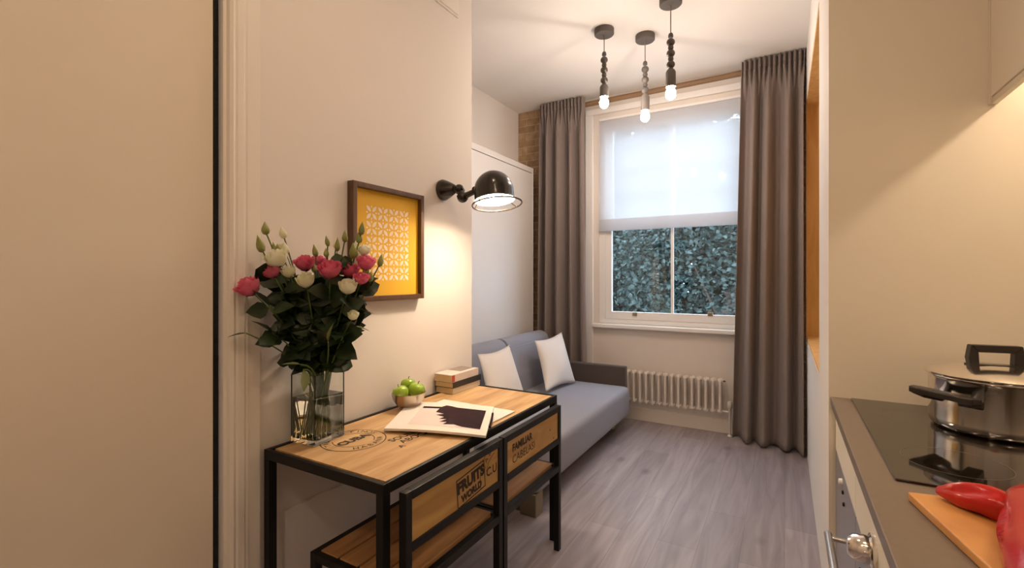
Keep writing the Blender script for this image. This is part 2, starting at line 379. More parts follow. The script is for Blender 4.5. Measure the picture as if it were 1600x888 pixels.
# ------------------------------------------------------------------ room shell
XL, XA, XR, YF, ZC, YE, YK = -1.63, -2.523, 0.15, 4.51, 3.155, 2.338, 2.21
XB, YB = 0.97, -1.5
struct('floor', MB().box((-2.75, YB-0.1, -0.06), (1.1, 4.62, 0)), M['floor'])
struct('ceiling', MB().box((-2.75, YB-0.1, ZC), (1.1, 4.7, ZC+0.08)), M['ceil'])
DZ = 2.62
struct('wall_left', MB().box((XL-0.12, YB, 0), (XL, -0.02, ZC)).box((XL-0.12, -0.02, DZ), (XL, 0.882, ZC)).box((XL-0.12, 0.882, 0), (XL, YE, ZC)).box((XA-0.1, YE-0.1, 0), (XL-0.12, YE, ZC)), M['wall'])
struct('wall_alcove', MB().box((XA-0.1, YE, 0), (XA, 4.62, ZC)), M['wall'])
struct('wall_back', MB().box((XL-0.12, YB-0.1, 0), (1.1, YB, ZC)), M['wall'])
struct('wall_kitchen', MB().box((XB, YB, 0), (XB+0.1, YK, ZC)), M['kitchen'])
# right wall with the deep recess
NY0, NY1, NZ0, NZ1 = 2.79, 4.44, 0.875, 2.74
struct('wall_right', MB().box((XR, YK+0.02, 0), (XB+0.1, NY0, ZC)).box((XR, NY0, 0), (XB, 4.62, NZ0)).box((XR, NY0, NZ1), (XB, 4.62, ZC)).box((XR, NY1, NZ0), (XB, 4.62, NZ1)).box((XR+0.42, NY0, NZ0), (XB, NY1, NZ1)), M['wall'])
struct('trim_1', MB().box((XR-0.0, YK, 0), (XB, YK+0.02, ZC)), M['kitchen'])     # cream end panel facing the hob
rn = thing('recessed_shelf', (XR+0.2, 3.6, NZ0), 'tall orange oak lined recess in right wall beside the curtain', 'recess')
t = 0.018
MB().box((XR+0.002, NY0, NZ0), (XR+0.42, NY1, NZ0+t)).build('bottom_board', M['niche'], rn)
MB().box((XR+0.002, NY0, NZ1-t), (XR+0.42, NY1, NZ1)).build('top_board', M['niche'], rn)
MB().box((XR+0.002, NY1-t, NZ0+t), (XR+0.42, NY1, NZ1-t)).build('side_board', M['niche'], rn)
MB().box((XR+0.002, NY0, NZ0+t), (XR+0.42, NY0+t, NZ1-t)).build('side_board', M['niche'], rn)
MB().box((XR+0.40, NY0+t, NZ0+t), (XR+0.42, NY1-t, NZ1-t)).build('back_board', M['niche'], rn)
# far wall: plaster middle with the window opening, brick at both corners
WX0, WX1, WZ0, WZ1 = -1.60, -0.20, 0.905, 2.93
fw = MB()
fw.box((-1.76, YF, 0), (WX0, 4.62, ZC)).box((WX1, YF, 0), (-0.10, 4.62, ZC)).box((WX0, YF, 0), (WX1, 4.62, WZ0)).box((WX0, YF, WZ1), (WX1, 4.62, ZC))
struct('wall_far', fw, M['far'])
bw = MB().box((XA, YF, 0), (-1.76, 4.62, ZC)).box((-0.10, YF, 0), (XR, 4.62, ZC))
struct('wall_brick', bw, M['brick'])
struct('baseboard_far', MB().box((-1.66, YF-0.018, 0), (-0.12, YF, 0.12), 0.004), M['far'])
struct('trim_2', MB().box((-1.735, YF-0.03, 0), (-1.655, YF, 2.98), 0.006).box((-1.735, YF-0.03, 2.98), (-0.12, YF, 3.04), 0.006).box((-0.2, YF-0.03, 0), (-0.12, YF, 2.98), 0.006), M['white'])
struct('baseboard_left', MB().box((XL, 1.10, 0), (XL+0.018, YE, 0.488), 0.004), M['wall'])

# window: box frame, two sashes, glass
w1 = bpy.data.objects.new('window_1', None); C.objects.link(w1); w1.location = (-0.9, 4.57, WZ0); w1['kind'] = 'structure'
MB().box((WX0, 4.52, WZ0), (WX0+0.06, 4.62, WZ1)).box((WX1-0.06, 4.52, WZ0), (WX1, 4.62, WZ1)).box((WX0+0.06, 4.52, WZ1-0.06), (WX1-0.06, 4.62, WZ1)).box((WX0+0.06, 4.52, WZ0), (WX1-0.06, 4.62, WZ0+0.045)).build('window_frame', M['white'], w1)
def sash(y, z0, z1, bot, top):
    mb = MB(); x0, x1 = WX0+0.06, WX1-0.06
    mb.box((x0, y, z0), (x0+0.062, y+0.04, z1), 0.004).box((x1-0.062, y, z0), (x1, y+0.04, z1), 0.004)
    mb.box((x0+0.062, y, z0), (x1-0.062, y+0.04, z0+bot), 0.004).box((x0+0.062, y, z1-top), (x1-0.062, y+0.04, z1), 0.004)
    mb.box((-0.915, y+0.008, z0+bot), (-0.891, y+0.034, z1-top))
    s = mb.build('sash', M['white'], w1)
    MB().box((x0+0.06, y+0.018, z0+bot-0.003), (x1-0.06, y+0.022, z1-top+0.003)).build('pane', M['pane'], s)
    return s
ls = sash(4.53, WZ0+0.046, 1.93, 0.075, 0.05); sash(4.572, 1.89, WZ1-0.062, 0.05, 0.06)
for px in (992, 1110):
    p = at(px, 491, Y=4.53)
    MB().box((p.x-0.022, 4.521, p.z-0.018), (p.x+0.022, 4.53, p.z+0.018), 0.003).lathe([(0.0, -0.026), (0.012, -0.024), (0.016, -0.014), (0.010, 0)], (p.x, 4.524, p.z-0.004), (0, -1, 0.0), 14).build('sash_lift', M['brass'], ls, smooth=True)
struct('trim_3', MB().box((-1.66, YF-0.055, 0.865), (-0.14, YF+0.02, WZ0), 0.01, 3), M['white'])     # window sill

# roman blind (sheer)
bl = thing('roman_blind', (-0.95, 4.5, 2.92), 'sheer white roman blind covering upper half of the sash window', 'blind')
bx0, bx1, bz0, bz1 = -1.585, -0.215, 1.815, 2.915
def blf(u, v):
    z = bz1+(bz0+0.10-bz1)*v
    return (bx0+(bx1-bx0)*u, 4.495-0.006*abs(sin(v*pi*4)), z)
MB().grid(blf, 6, 40).build('fabric_sheet', M['sheer'], bl, smooth=True, normals=False)
def fold(u, v):
    a = v*2*pi
    return (bx0+(bx1-bx0)*u, 4.482+0.013*cos(a), bz0+0.058+0.058*sin(a))
MB().grid(fold, 6, 20).build('bottom_fold', M['sheer'], bl, smooth=True, normals=False)
MB().box((bx0, 4.47, bz1-0.01), (bx1, 4.515, bz1+0.012), 0.003).build('head_rail', M['white'], bl)

# door and its casing on the left
d1 = bpy.data.objects.new('door_1', None); C.objects.link(d1); d1.location = (XL-0.03, 0.42, 0); d1['kind'] = 'structure'
MB().box((XL-0.05, -0.01, 0.006), (XL-0.008, 0.858, DZ-0.015), 0.003).build('door_leaf', M['door'], d1)
MB().box((XL-0.046, 0.8585, 0.006), (XL-0.016, 0.8785, DZ-0.015)).build('dark_gap_seal', M['gap'], d1)
cs = MB()
prof = [(0, 0.879), (0.012, 0.879), (0.014, 0.889), (0.026, 0.893), (0.032, 0.903), (0.026, 0.913), (0.030, 0.919), (0.030, 0.940), (0.022, 0.948), (0.024, 0.956), (0.016, 0.960), (0.016, 1.004), (0.010, 1.008), (0, 1.008)]
cs.prism([(XL+a, y, 0) for a, y in prof], (0, 0, DZ+0.1))
cs.prism([(XL+a, -0.03+0.879-y, 0) for a, y in prof], (0, 0, DZ+0.1))
cs.box((XL, -0.02, DZ), (XL+0.024, 0.88, DZ+0.1))
struct('trim_4', cs, M['trim'])
hp = thing('access_panel', (XL+0.01, 1.8, 2.86), 'pale square access panel high on the left wall', 'panel')
MB().box((XL+0.001, 1.5, 2.862), (XL+0.02, 2.182, 3.08), 0.003).build('panel_board', M['trim'], hp)
MB().box((XL+0.001, 1.49, 2.852), (XL+0.010, 2.192, 3.09), 0.002).build('frame_edge', M['wall'], hp)

# ------------------------------------------------------------------ wall bed panel in the alcove
wb = thing('wall_bed', (-2.4, 3.4, 0), 'tall white fold-down wall bed front behind the grey sofa', 'wall bed')
BX = -2.285
MB().box((XA+0.003, YE+0.02, 0.0), (BX-0.02, 4.40, 2.505), 0.003).build('bed_cabinet', M['bed'], wb)
MB().box((BX-0.019, YE+0.02, 0.05), (BX, 4.378, 2.445), 0.003).build('front_panel', M['bed'], wb)
MB().box((BX-0.019, YE+0.02, 2.453), (BX, 4.378, 2.505), 0.002).build('top_rail', M['bed'], wb)
MB().box((BX-0.019, 4.382, 0.0), (BX+0.004, 4.40, 2.505), 0.002).build('side_panel', M['white'], wb)

# ------------------------------------------------------------------ curtains and pole
def curtain(name, label, x0t, x1t, x0b, x1b, y0, zt, zb, n, amp, fwd, seed):
    rnd = random.Random(seed); ph = [rnd.uniform(-0.6, 0.6) for _ in range(40)]; am = [rnd.uniform(0.55, 1.25) for _ in range(40)]
    r = thing(name, ((x0t+x1t)/2, y0, zb), label, 'curtain', 'grey taupe curtains')
    def fold_y(u, s):
        k = u*n; i = int(k); f = k-i
        a = am[i % 40]*(1-f)+am[(i+1) % 40]*f
        w = sin(2*pi*u*n+0.8*ph[(i) % 40]*(1-f)+0.8*ph[(i+1) % 40]*f)
        w = math.copysign(abs(w)**0.75, w)
        return a*w
    def f(u, v):
        z = zt+(zb-zt)*v
        dz = zt-z
        s = min(1, max(0, (dz-0.07)/0.30)); s = s*s*(3-2*s)
        xt = x0t+(x1t-x0t)*u; xb = x0b+(x1b-x0b)*u
        q = min(1, dz/(zt-zb)*1.0)
        x = xt+(xb-xt)*q + s*0.010*sin(2*pi*u*n*0.5+ph[3]*3)
        head = 0.022*sin(2*pi*u*n*3.4)
        body = amp*(0.75+0.35*q)*fold_y(u, s)
        pinch = -0.016*math.exp(-((dz-0.20)/0.06)**2)*abs(sin(2*pi*u*n*1.0))
        y = y0+head*(1-s)+body*s+pinch - fwd*q*q*(u if fwd > 0 else 0)
        return (x, y, z)
    MB().grid(f, 190, 60).build('drape', M['curtain'], r, smooth=True, angle=180, normals=False, thick=0.004)
    def hd(u, v):
        x, y, z = f(u, 0); return (x, y-0.0045, zt+0.002-0.085*v)
    MB().grid(hd, 190, 3).build('header_tape', M['curtain'], r, smooth=True, angle=180, normals=False, thick=0.003)
    return r
curtain('curtain', 'long taupe curtain left of the window behind the sofa arm', -2.185, -1.70, -2.21, -1.655, 4.365, 3.135, 0.02, 3.9, 0.066, 0.0, 3)
curtain('curtain', 'long taupe curtain right of the window reaching the floor', -0.305, 0.137, -0.375, 0.135, 4.335, 3.145, 0.02, 3.7, 0.080, 0.10, 11)
cp = thing('curtain_pole', (-1.0, 4.40, 3.075), 'round wooden curtain pole above the sash window', 'curtain pole')
MB().tube([(-2.2, 4.425, 3.072), (0.13, 4.425, 3.092)], 0.024, 16).build('rod', M['pole'], cp, smooth=True)
for x in (-2.0, 0.02): MB().box((x-0.012, 4.425, 3.06), (x+0.012, YF, 3.10), 0.003).build('bracket', M['pole'], cp)

# ------------------------------------------------------------------ radiator
rd = thing('radiator', (-0.88, 4.44, 0.14), 'low white column radiator on the wall under the window', 'radiator')
nx = 15; X0, X1 = -1.282, -0.478
for i in range(nx):
    x = X0+(X1-X0)*i/(nx-1); mb = MB()
    for y in (4.40, 4.432, 4.464):
        mb.tube([(x, y, 0.205), (x, y, 0.465)], 0.0115, 10)
    for z in (0.205, 0.468):
        mb.tube([(x, 4.392, z), (x, 4.40, z), (x, 4.464, z), (x, 4.472, z)], [0.008, 0.0175, 0.0175, 0.008], 10)
        mb.tube([(x-0.022, 4.432, z), (x+0.022, 4.432, z)], 0.014, 10)
    mb.tube([(x, 4.40, 0.207), (x, 4.40, 0.188)], [0.014, 0.004], 8).tube([(x, 4.40, 0.466), (x, 4.40, 0.486)], [0.014, 0.004], 8)
    mb.build('column_section', M['rad'], rd, smooth=True)
mb = MB(); mb.tube([(X1+0.02, 4.43, 0.205), (-0.405, 4.43, 0.205)], 0.010, 10).tube([(-0.405, 4.43, 0.0), (-0.405, 4.43, 0.225)], 0.0085, 10)
mb.build('pipe', M['rad'], rd, smooth=True)
MB().lathe([(0.0, 0.30), (0.017, 0.298), (0.021, 0.285), (0.021, 0.245), (0.013, 0.235), (0.013, 0.19), (0, 0.19)], (-0.405, 4.43, 0), (0, 0, 1), 16).build('valve', M['rad'], rd, smooth=True)
MB().lathe([(0, 0.016), (0.012, 0.014), (0.018, 0.004), (0.018, 0), (0, 0)], (-0.405, 4.43, 0), (0, 0, 1), 16).build('pipe_collar', M['white'], rd, smooth=True)
MB().tube([(X1+0.02, 4.43, 0.466), (X1+0.04, 4.43, 0.466)], 0.006, 8).build('bleed_plug', M['brown'], rd, smooth=True)

# ------------------------------------------------------------------ sofa and cushions
sf = thing('sofa', (-1.7, 3.3, 0), 'grey two seat sofa bed standing before white wall bed', 'sofa')
MB().box((-2.10, 2.37, 0.125), (-1.195, 4.195, 0.385), 0.055, 5).build('seat', M['sofa'], sf, smooth=True, angle=180)
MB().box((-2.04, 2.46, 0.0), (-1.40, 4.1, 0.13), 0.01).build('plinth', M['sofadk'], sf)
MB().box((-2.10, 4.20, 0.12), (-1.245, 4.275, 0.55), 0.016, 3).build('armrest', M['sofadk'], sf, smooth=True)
def backc(y0, y1):
    pr = []
    for k in range(0, 13):
        a = pi*k/12; pr.append((-2.125+0.095*cos(a), 0.745+0.088*sin(a)))
    pts = [(-1.93, 0.36), (-1.955, 0.52)] + pr + [(-2.235, 0.5), (-2.20, 0.36)]
    MB().prism([(x, y0, z) for x, z in pts], (0, y1-y0, 0), 0.022, 3).build('back_cushion', M['sofa'], sf, smooth=True, angle=60)
backc(2.40, 3.44); backc(3.465, 4.25)
for y in (2.375, 4.07):
    MB().box((-1.32 if y < 3 else -1.42, y, 0), (-1.215 if y < 3 else -1.32, y+0.09, 0.13), 0.006).build('leg', M['sofawood'], sf)
def cushion(label, TL, TR, BR, BL, th):
    TL, TR, BR, BL = map(V, (TL, TR, BR, BL))
    n = ((TR-TL).cross(BL-TL)).normalized()
    if n.x < 0: n = -n
    c = (TL+TR+BR+BL)/4
    r = thing('throw_pillow', ((BR+BL)/2), label, 'pillow', 'white pillows on the grey sofa')
    def f(side):
        def g(u, v):
            # pull edges inward between corners
            eu = 0.055*sin(pi*v)*(1-2*u); ev = 0.055*sin(pi*u)*(1-2*v)
            uu = u+eu; vv = v+ev
            p = TL*(1-uu)*(1-vv)+TR*uu*(1-vv)+BR*uu*vv+BL*(1-uu)*vv
            h = (max(0, sin(pi*u))*max(0, sin(pi*v)))**0.55
            return p+n*side*th*h + n*0.004*sin(9*u+4*v)*h
        return g
    mb = MB(); mb.grid(f(1), 24, 24); mb.grid(f(-1), 24, 24)
    bmesh.ops.remove_doubles(mb.bm, verts=mb.bm.verts[:], dist=0.0008)
    mb.build('cover', M['pillow'], r, smooth=True, angle=180)
    ed = [TL+(TR-TL)*i/10+(BL-TL)*0.055*sin(pi*i/10)*1.0 for i in range(11)]
    MB().tube(ed, 0.003, 6).build('top_seam', M['pillow'], r, smooth=True)
cushion('white pillow leaning by the dark sofa arm', (-1.905, 3.70, 0.80), (-1.845, 4.15, 0.835), (-1.665, 4.06, 0.39), (-1.70, 3.50, 0.415), 0.075)
cushion('white pillow on sofa nearest the wood topped table', (-1.90, 2.80, 0.81), (-1.90, 3.25, 0.82), (-1.70, 3.17, 0.43), (-1.70, 2.66, 0.43), 0.07)

# ------------------------------------------------------------------ table
TX0, TX1, TY0, TY1, TZ, q = -1.608, -1.025, 1.015, 2.245, 0.75, 0.030
tb = thing('console_table', ((TX0+TX1)/2, (TY0+TY1)/2, 0), 'narrow black steel table with stencilled wooden top against left wall', 'table')
MB().box((TX0+q-0.004, TY0+q-0.004, TZ-0.022), (TX1-q+0.016, TY1-q+0.004, TZ-0.0015)).build('tabletop', M['oak'], tb)
mb = MB(); e = 0.002
mb.box((TX0, TY0, TZ-0.034), (TX1, TY0+q*0.5, TZ), e).box((TX0, TY1-q*0.5, TZ-0.034), (TX1, TY1, TZ), e)
mb.box((TX0, TY0+q*0.5, TZ-0.034), (TX0+q*0.6, TY1-q*0.5, TZ), e).box((TX1-q*0.5, TY0+q*0.5, TZ-0.034), (TX1, TY1-q*0.5, TZ), e)
mb.build('frame', M['iron'], tb)
for x in (TX0, TX1-q):
    for y in (TY0, TY1-q): MB().box((x, y, 0), (x+q, y+q, TZ-0.034), e).build('leg', M['iron'], tb)
ink = MB(); U, W = V((0, 1, 0)), V((-1, 0, 0)); o = V((-1.41, 1.245, TZ-0.0009))
ring_into(ink, o, U, W, 0.116, 0.120); ring_into(ink, o, U, W, 0.074, 0.077, radians(-60), radians(100), 40); ring_into(ink, o, U, W, 0.074, 0.077, radians(140), radians(260), 30)
text_into(ink, 'CUBA', 0.052, o, U, W, bold=0.0022)
arc_text(ink, 'TABACOS FINOS', 0.033, o, U, W, 0.096, radians(170), radians(-10)); arc_text(ink, 'HABANA', 0.033, o, U, W, 0.096, radians(225), radians(325), True)
text_into(ink, 'SOUND', 0.045, (-1.275, 1.38, TZ-0.0009), (0.05, 1, 0), (-1, 0.05, 0), bold=0.001)
text_into(ink, 'ABOCA', 0.045, (-1.232, 1.39, TZ-0.0009), (0.05, 1, 0), (-1, 0.05, 0), bold=0.001)
text_into(ink, 'A', 0.035, (-1.205, 1.285, TZ-0.0009), (0.05, 1, 0), (-1, 0.05, 0), bold=0.001)
ink.build('stencil_print', M['ink'], tb)

# ------------------------------------------------------------------ chairs
def make_chair(y0, label, ink_fn):
    x0, x1, w, q = -1.405, -0.97, 0.555, 0.028; y1 = y0+w; zs = 0.425; zt = 0.722
    r = thing('chair', ((x0+x1)/2, y0+w/2, 0), label, 'chair', 'steel framed chairs pushed under the table')
    e = 0.002
    for y in (y0, y1-q):
        MB().box((x1-q, y, 0), (x1, y+q, zt), e).build('leg', M['iron'], r)
        MB().box((x0, y, 0), (x0+q, y+q, zs), e).build('leg', M['iron'], r)
    fr = MB()
    for y in (y0, y1-q): fr.box((x0+q, y, zs-q), (x1-q, y+q, zs), e)
    fr.box((x0, y0+q, zs-q), (x0+q, y1-q, zs), e).box((x1-q, y0+q, zs-q), (x1, y1-q, zs), e)
    fr.build('seat_frame', M['iron'], r)
    ns = 4; a = x0+q+0.002; b = x1-q-0.002
    for i in range(ns):
        s0 = a+(b-a)*i/ns; s1 = a+(b-a)*(i+1)/ns-0.010
        MB().box((s0, y0+q-0.008, zs-0.016), (s1, y1-q+0.008, zs+0.004), 0.003).build('seat_slat', M['oakseat'], r)
    MB().box((x1-q, y0+q, zt-q), (x1, y1-q, zt), e).build('top_rail', M['iron'], r)
    MB().box((x1-q, y0+q, 0.535), (x1, y1-q, 0.535+q), e).build('lower_rail', M['iron'], r)
    bp = MB().box((x1-0.020, y0+q-0.002, 0.535+q-0.002), (x1-0.006, y1-q+0.002, zt-q+0.002)).build('backrest', M['mango'], r)
    k = MB(); ink_fn(k, x1-0.0053, y0+q, y1-q, 0.563, zt-q); k.build('stencil_print', M['ink'], bp)
    return r
U2, W2 = V((0, 1, 0)), V((0, 0, 1))
def ink1(k, x, a, b, z0, z1):
    c = V((x, a+0.318, (z0+z1)/2-0.008)); u = V((0, 1, 0.10)).normalized(); v = V((0, -0.10, 1)).normalized()
    hw, hh, tk = 0.088, 0.052, 0.005
    def rect(p0, p1): k.poly([c+u*p0[0]+v*p0[1], c+u*p1[0]+v*p0[1], c+u*p1[0]+v*p1[1], c+u*p0[0]+v*p1[1]])
    rect((-hw, -hh), (hw, -hh+tk)); rect((-hw, hh-tk), (hw, hh)); rect((-hw, -hh+tk), (-hw+tk, hh-tk)); rect((hw-tk, -hh+tk), (hw, hh-tk))
    text_into(k, 'FRUITS', 0.054, c+v*0.016, u, v, bold=0.0034); text_into(k, 'WORLD', 0.034, c-v*0.029, u, v, bold=0.0022)
    o = V((x, b-0.012, z1-0.085)); ring_into(k, o, U2, W2, 0.112, 0.115, radians(130), radians(195), 16); ring_into(k, o, U2, W2, 0.072, 0.075, radians(100), radians(165), 16)
    arc_text(k, 'CAB', 0.03, o, U2, W2, 0.094, radians(165), radians(112)); text_into(k, 'C.U', 0.046, o+V((0, -0.034, 0.012)), U2, W2, bold=0.001)
def ink2(k, x, a, b, z0, z1):
    u = V((0, 1, 0.02)).normalized(); v = V((0, -0.02, 1))
    text_into(k, 'FAMILIAR', 0.042, (x, a+0.135, z1-0.040), u, v, bold=0.002); text_into(k, 'CABELASI', 0.048, (x, a+0.15, z1-0.088), u, v)
    text_into(k, '.', 0.06, (x, b-0.09, z1-0.05), u, v, bold=0.001); text_into(k, '.', 0.06, (x, b-0.05, z1-0.10), u, v, bold=0.001)
make_chair(1.052, 'black steel and wood chair nearer the flower vase with boxed stencil', ink1)
make_chair(1.617, 'black steel and wood chair nearer the sofa with two line stencil', ink2)

# ------------------------------------------------------------------ picture
pc = thing('framed_picture', (XL+0.015, 1.632, 1.51), 'mustard yellow cut paper lattice picture in walnut frame on left wall', 'picture')
y0, y1, z0, z1, fwid, dep = 1.403, 1.862, 1.256, 1.780, 0.024, 0.038
mb = MB().box((XL+0.001, y0, z0), (XL+dep, y0+fwid, z1), 0.003).box((XL+0.001, y1-fwid, z0), (XL+dep, y1, z1), 0.003)
mb.box((XL+0.001, y0+fwid, z0), (XL+dep, y1-fwid, z0+fwid), 0.003).box((XL+0.001, y0+fwid, z1-fwid), (XL+dep, y1-fwid, z1), 0.003)
mb.build('frame', M['walnut'], pc)
MB().box((XL+0.002, y0+fwid-0.002, z0+fwid-0.002), (XL+0.016, y1-fwid+0.002, z1-fwid+0.002)).build('yellow_card', M['yellow'], pc)
mb = MB(); ny, nz = 4, 5; a0, a1, b0, b1 = 1.492, 1.772, 1.345, 1.69
cy, cz = (a1-a0)/ny, (b1-b0)/nz
def petal(p, qv, wd):
    p = V(p); qv = V(qv); m = (p+qv)/2; d = qv-p; s = V((0, -d.z, d.y)).normalized()*wd
    mb.poly([p, p*0.7+qv*0.3+s*0.8, m+s, p*0.3+qv*0.7+s*0.8, qv, p*0.3+qv*0.7-s*0.8, m-s, p*0.7+qv*0.3-s*0.8])
xp = XL+0.0168
for i in range(ny):
    for j in range(nz):
        c = V((xp, a0+(i+.5)*cy, b0+(j+.5)*cz))
        for sy in (-1, 1):
            for sz in (-1, 1):
                k = V((xp, c.y+sy*cy*0.47, c.z+sz*cz*0.47)); petal(c+(k-c)*0.10, c+(k-c)*0.94, 0.0085)
        for sg in (-1, 1): petal(c+V((0, 0, sg*cz*.30)), c+V((0, 0, sg*cz*.48)), 0.0045); petal(c+V((0, sg*cy*.30, 0)), c+V((0, sg*cy*.48, 0)), 0.0045)
mb.build('lattice_pattern', M['cutout'], pc)

# ------------------------------------------------------------------ wall lamp
wl = thing('wall_lamp', (XL, 2.055, 1.842), 'black enamel dome wall lamp on jointed arm beside picture', 'wall lamp')
B = V((XL, 2.055, 1.842))
MB().lathe([(0, 0.001), (0.056, 0.001), (0.058, 0.012), (0.052, 0.028), (0.040, 0.055), (0.030, 0.075), (0.022, 0.085), (0, 0.085)], B, (1, 0, 0), 28).build('wall_mount', M['lampblk'], wl, smooth=True)
k1 = B+V((0.115, 0.0, -0.006)); k2 = B+V((0.145, -0.01, -0.052)); k3 = B+V((0.235, 0.0, -0.020))
MB().tube([B+V((0.08, 0, 0)), k1], 0.018, 14).ball(k1, 0.028, 16).tube([k1, k2], 0.017, 12).ball(k2, 0.030, 16).tube([k2, k3], [0.017, 0.014], 12).ball(k3, 0.026, 16).build('jointed_arm', M['lampblk'], wl, smooth=True)
for k in (k1, k2, k3): MB().tube([k+V((0, -0.036, 0)), k+V((0, 0.036, 0))], 0.012, 10).build('joint_bolt', M['iron'], wl, smooth=True)
MB().tube([k3+V((0.01, 0, -0.01)), k3+V((0.012, 0, -0.06))], 0.006, 8).build('switch_lever', M['iron'], wl, smooth=True)
ax = V((-0.145, 0.075, 0.985)).normalized(); Sc = V((-1.283, 2.045, 1.757))     # rim centre, axis up through the dome
R = 0.102
pr = [(R*1.02, 0.0), (R, 0.012)] + [(R*cos(a)*1.0, 0.047+R*1.05*sin(a)) for a in [pi/2*i/12 for i in range(12)]] + [(0, 0.047+R*1.05)]
MB().lathe(pr, Sc, ax, 40).tube([k3, Sc+ax*0.05-V((0.09, 0, 0))], 0.014, 12).build('shade', M['lampblk'], wl, smooth=True, angle=50)
pi_ = [(R*1.02-0.001, 0.0005)] + [((R-0.004)*cos(a), 0.045+R*1.0*sin(a)) for a in [pi/2*i/12 for i in range(12)]] + [(0, 0.045+R)]
MB().lathe(pi_, Sc, ax, 40).build('shade_lining', M['lampin'], wl, smooth=True, angle=80)
mb = MB().torus(Sc-ax*0.022+V((0.012, 0, 0)), ax, R*1.24, 0.0045, 40, 8)
u = ax.orthogonal().normalized(); w = ax.cross(u)
for i in range(3):
    a = 2*pi*i/3+0.4; d = u*cos(a)+w*sin(a)
    mb.tube([Sc+d*R, Sc-ax*0.022+V((0.012, 0, 0))+d*R*1.24], 0.003, 6)
mb.build('guard_ring', M['lampblk'], wl, smooth=True)
MB().ball(Sc+ax*0.045, 0.034, 16).tube([Sc+ax*0.07, Sc+ax*0.125], 0.016, 10).build('light_bulb', M['lampbulb'], wl, smooth=True)

# ------------------------------------------------------------------ pendants
def pendant(px, py, zb, zc0, zc1, nb, label, zbulb, bm_, dark):
    p = at(px, py, Z=3.112)
    r = thing('pendant_light', (p.x, p.y, ZC), label, 'pendant light', 'beaded pendant lights')
    MB().lathe([(0, ZC), (0.068, ZC), (0.070, ZC-0.004), (0.070, ZC-0.038), (0.066, ZC-0.043), (0, ZC-0.043)], (p.x, p.y, 0), (0, 0, 1), 32).build('canopy', M['concrete'], r, smooth=True)
    MB().tube([(p.x, p.y, ZC-0.04), (p.x, p.y, zb)], 0.0035, 8).build('cord', M['cord'], r, smooth=True)
    L = zb-zc0; step = (L-0.02)/nb
    MB().lathe([(0, zb+0.006), (0.012, zb+0.004), (0.016, zb-0.008), (0.016, zb-0.020), (0, zb-0.022)], (p.x, p.y, 0), (0, 0, 1), 16).build('top_bead', dark, r, smooth=True)
    for i in range(nb):
        z = zb-0.022-step*(i+0.42)
        MB().ball((p.x, p.y, z), 0.0265, 18, (1, 1, 0.92)).build('bead', dark, r, smooth=True)
        zz = z-step*0.5
        MB().lathe([(0, zz+0.014), (0.015, zz+0.012), (0.018, zz), (0.015, zz-0.012), (0, zz-0.014)], (p.x, p.y, 0), (0, 0, 1), 14).build('spacer', dark, r, smooth=True)
    MB().lathe([(0, zc0+0.006), (0.024, zc0+0.004), (0.031, zc0-0.010), (0.031, zc1), (0.026, zc1), (0.024, zc1+0.01), (0, zc1+0.01)], (p.x, p.y, 0), (0, 0, 1), 24).build('lamp_holder', M['concrete'], r, smooth=True)
    MB().lathe([(0, 0.02), (0.014, 0.02), (0.016, 0.0), (0.028, -0.022), (0.033, -0.045), (0.028, -0.066), (0.014, -0.078), (0, -0.080)], (p.x, p.y, zc1), (0, 0, 1), 20).build('light_bulb', M['bulb'], r, smooth=True)
pendant(944, 55, 2.985, 2.745, 2.665, 3, 'beaded pendant light leftmost of three, nearer the left curtain', 0, 0, M['bead'])
pendant(1008, 64, 2.955, 2.705, 2.595, 3, 'palest beaded pendant light, hanging lowest and farthest back', 0, 0, M['concrete'])
pendant(1048, 8, 2.925, 2.69, 2.585, 3, 'dark beaded pendant light rightmost of three, nearest the camera', 0, 0, M['bead'])

# ------------------------------------------------------------------ kitchen
wt = tag(MB().box((0.155, YB+0.3, 0.868), (XB, YK-0.001, 0.90), 0.003).build('worktop', M['worktop']), 'brown grey kitchen worktop along the right side', 'worktop')
def unit(y0, y1, label, oven):
    r = thing('base_cabinet', (0.5, (y0+y1)/2, 0), label, 'cabinet', 'kitchen base units')
    MB().box((0.20, y0, 0.10), (XB-0.01, y1, 0.866)).build('body', M['kitchen'], r)
    MB().box((0.24, y0, 0.0), (0.9, y1, 0.10)).build('plinth', M['iron'], r)
    MB().box((0.172, y0+0.002, 0.70), (0.20, y1-0.002, 0.86), 0.003).build('drawer_front' if not oven else 'control_panel', M['kitchen'], r)
    dr = MB().box((0.172, y0+0.002, 0.105), (0.20, y1-0.002, 0.695), 0.003).build('oven_door' if oven else 'door', M['ovenpanel'], r)
    return r, dr
r, dr = unit(1.62, YK-0.002, 'base cabinet beside the cream end panel under the worktop', False)
for dy, z in ((1.93, 0.64), (1.90, 0.612)): MB().lathe([(0, 0.006), (0.006, 0.005), (0.007, 0), (0, 0)], (0.172, dy, z), (-1, 0, 0), 12).build('hinge_cap', M['iron'], dr, smooth=True)
MB().lathe([(0, 0.012), (0.010, 0.010), (0.012, 0), (0, 0)], (0.172, 1.97, 0.66), (-1, 0, 0), 14).build('highlight_spot', M['white'], dr, smooth=True)  # white disc modelled in place of a highlight on the door
r, dr = unit(1.02, 1.618, 'built in oven below the hob with steel knob and bar handle', True)
for yy in (1.29, 1.10): MB().lathe([(0, 0.052), (0.018, 0.050), (0.027, 0.040), (0.030, 0.020), (0.030, 0.012), (0.036, 0.008), (0.036, 0), (0, 0)], (0.172, yy, 0.765), (-1, 0, 0), 28).build('knob', M['steel'], r, smooth=True)
hn = MB().tube([(0.105, 1.57, 0.652), (0.105, 1.07, 0.652)], 0.010, 12)
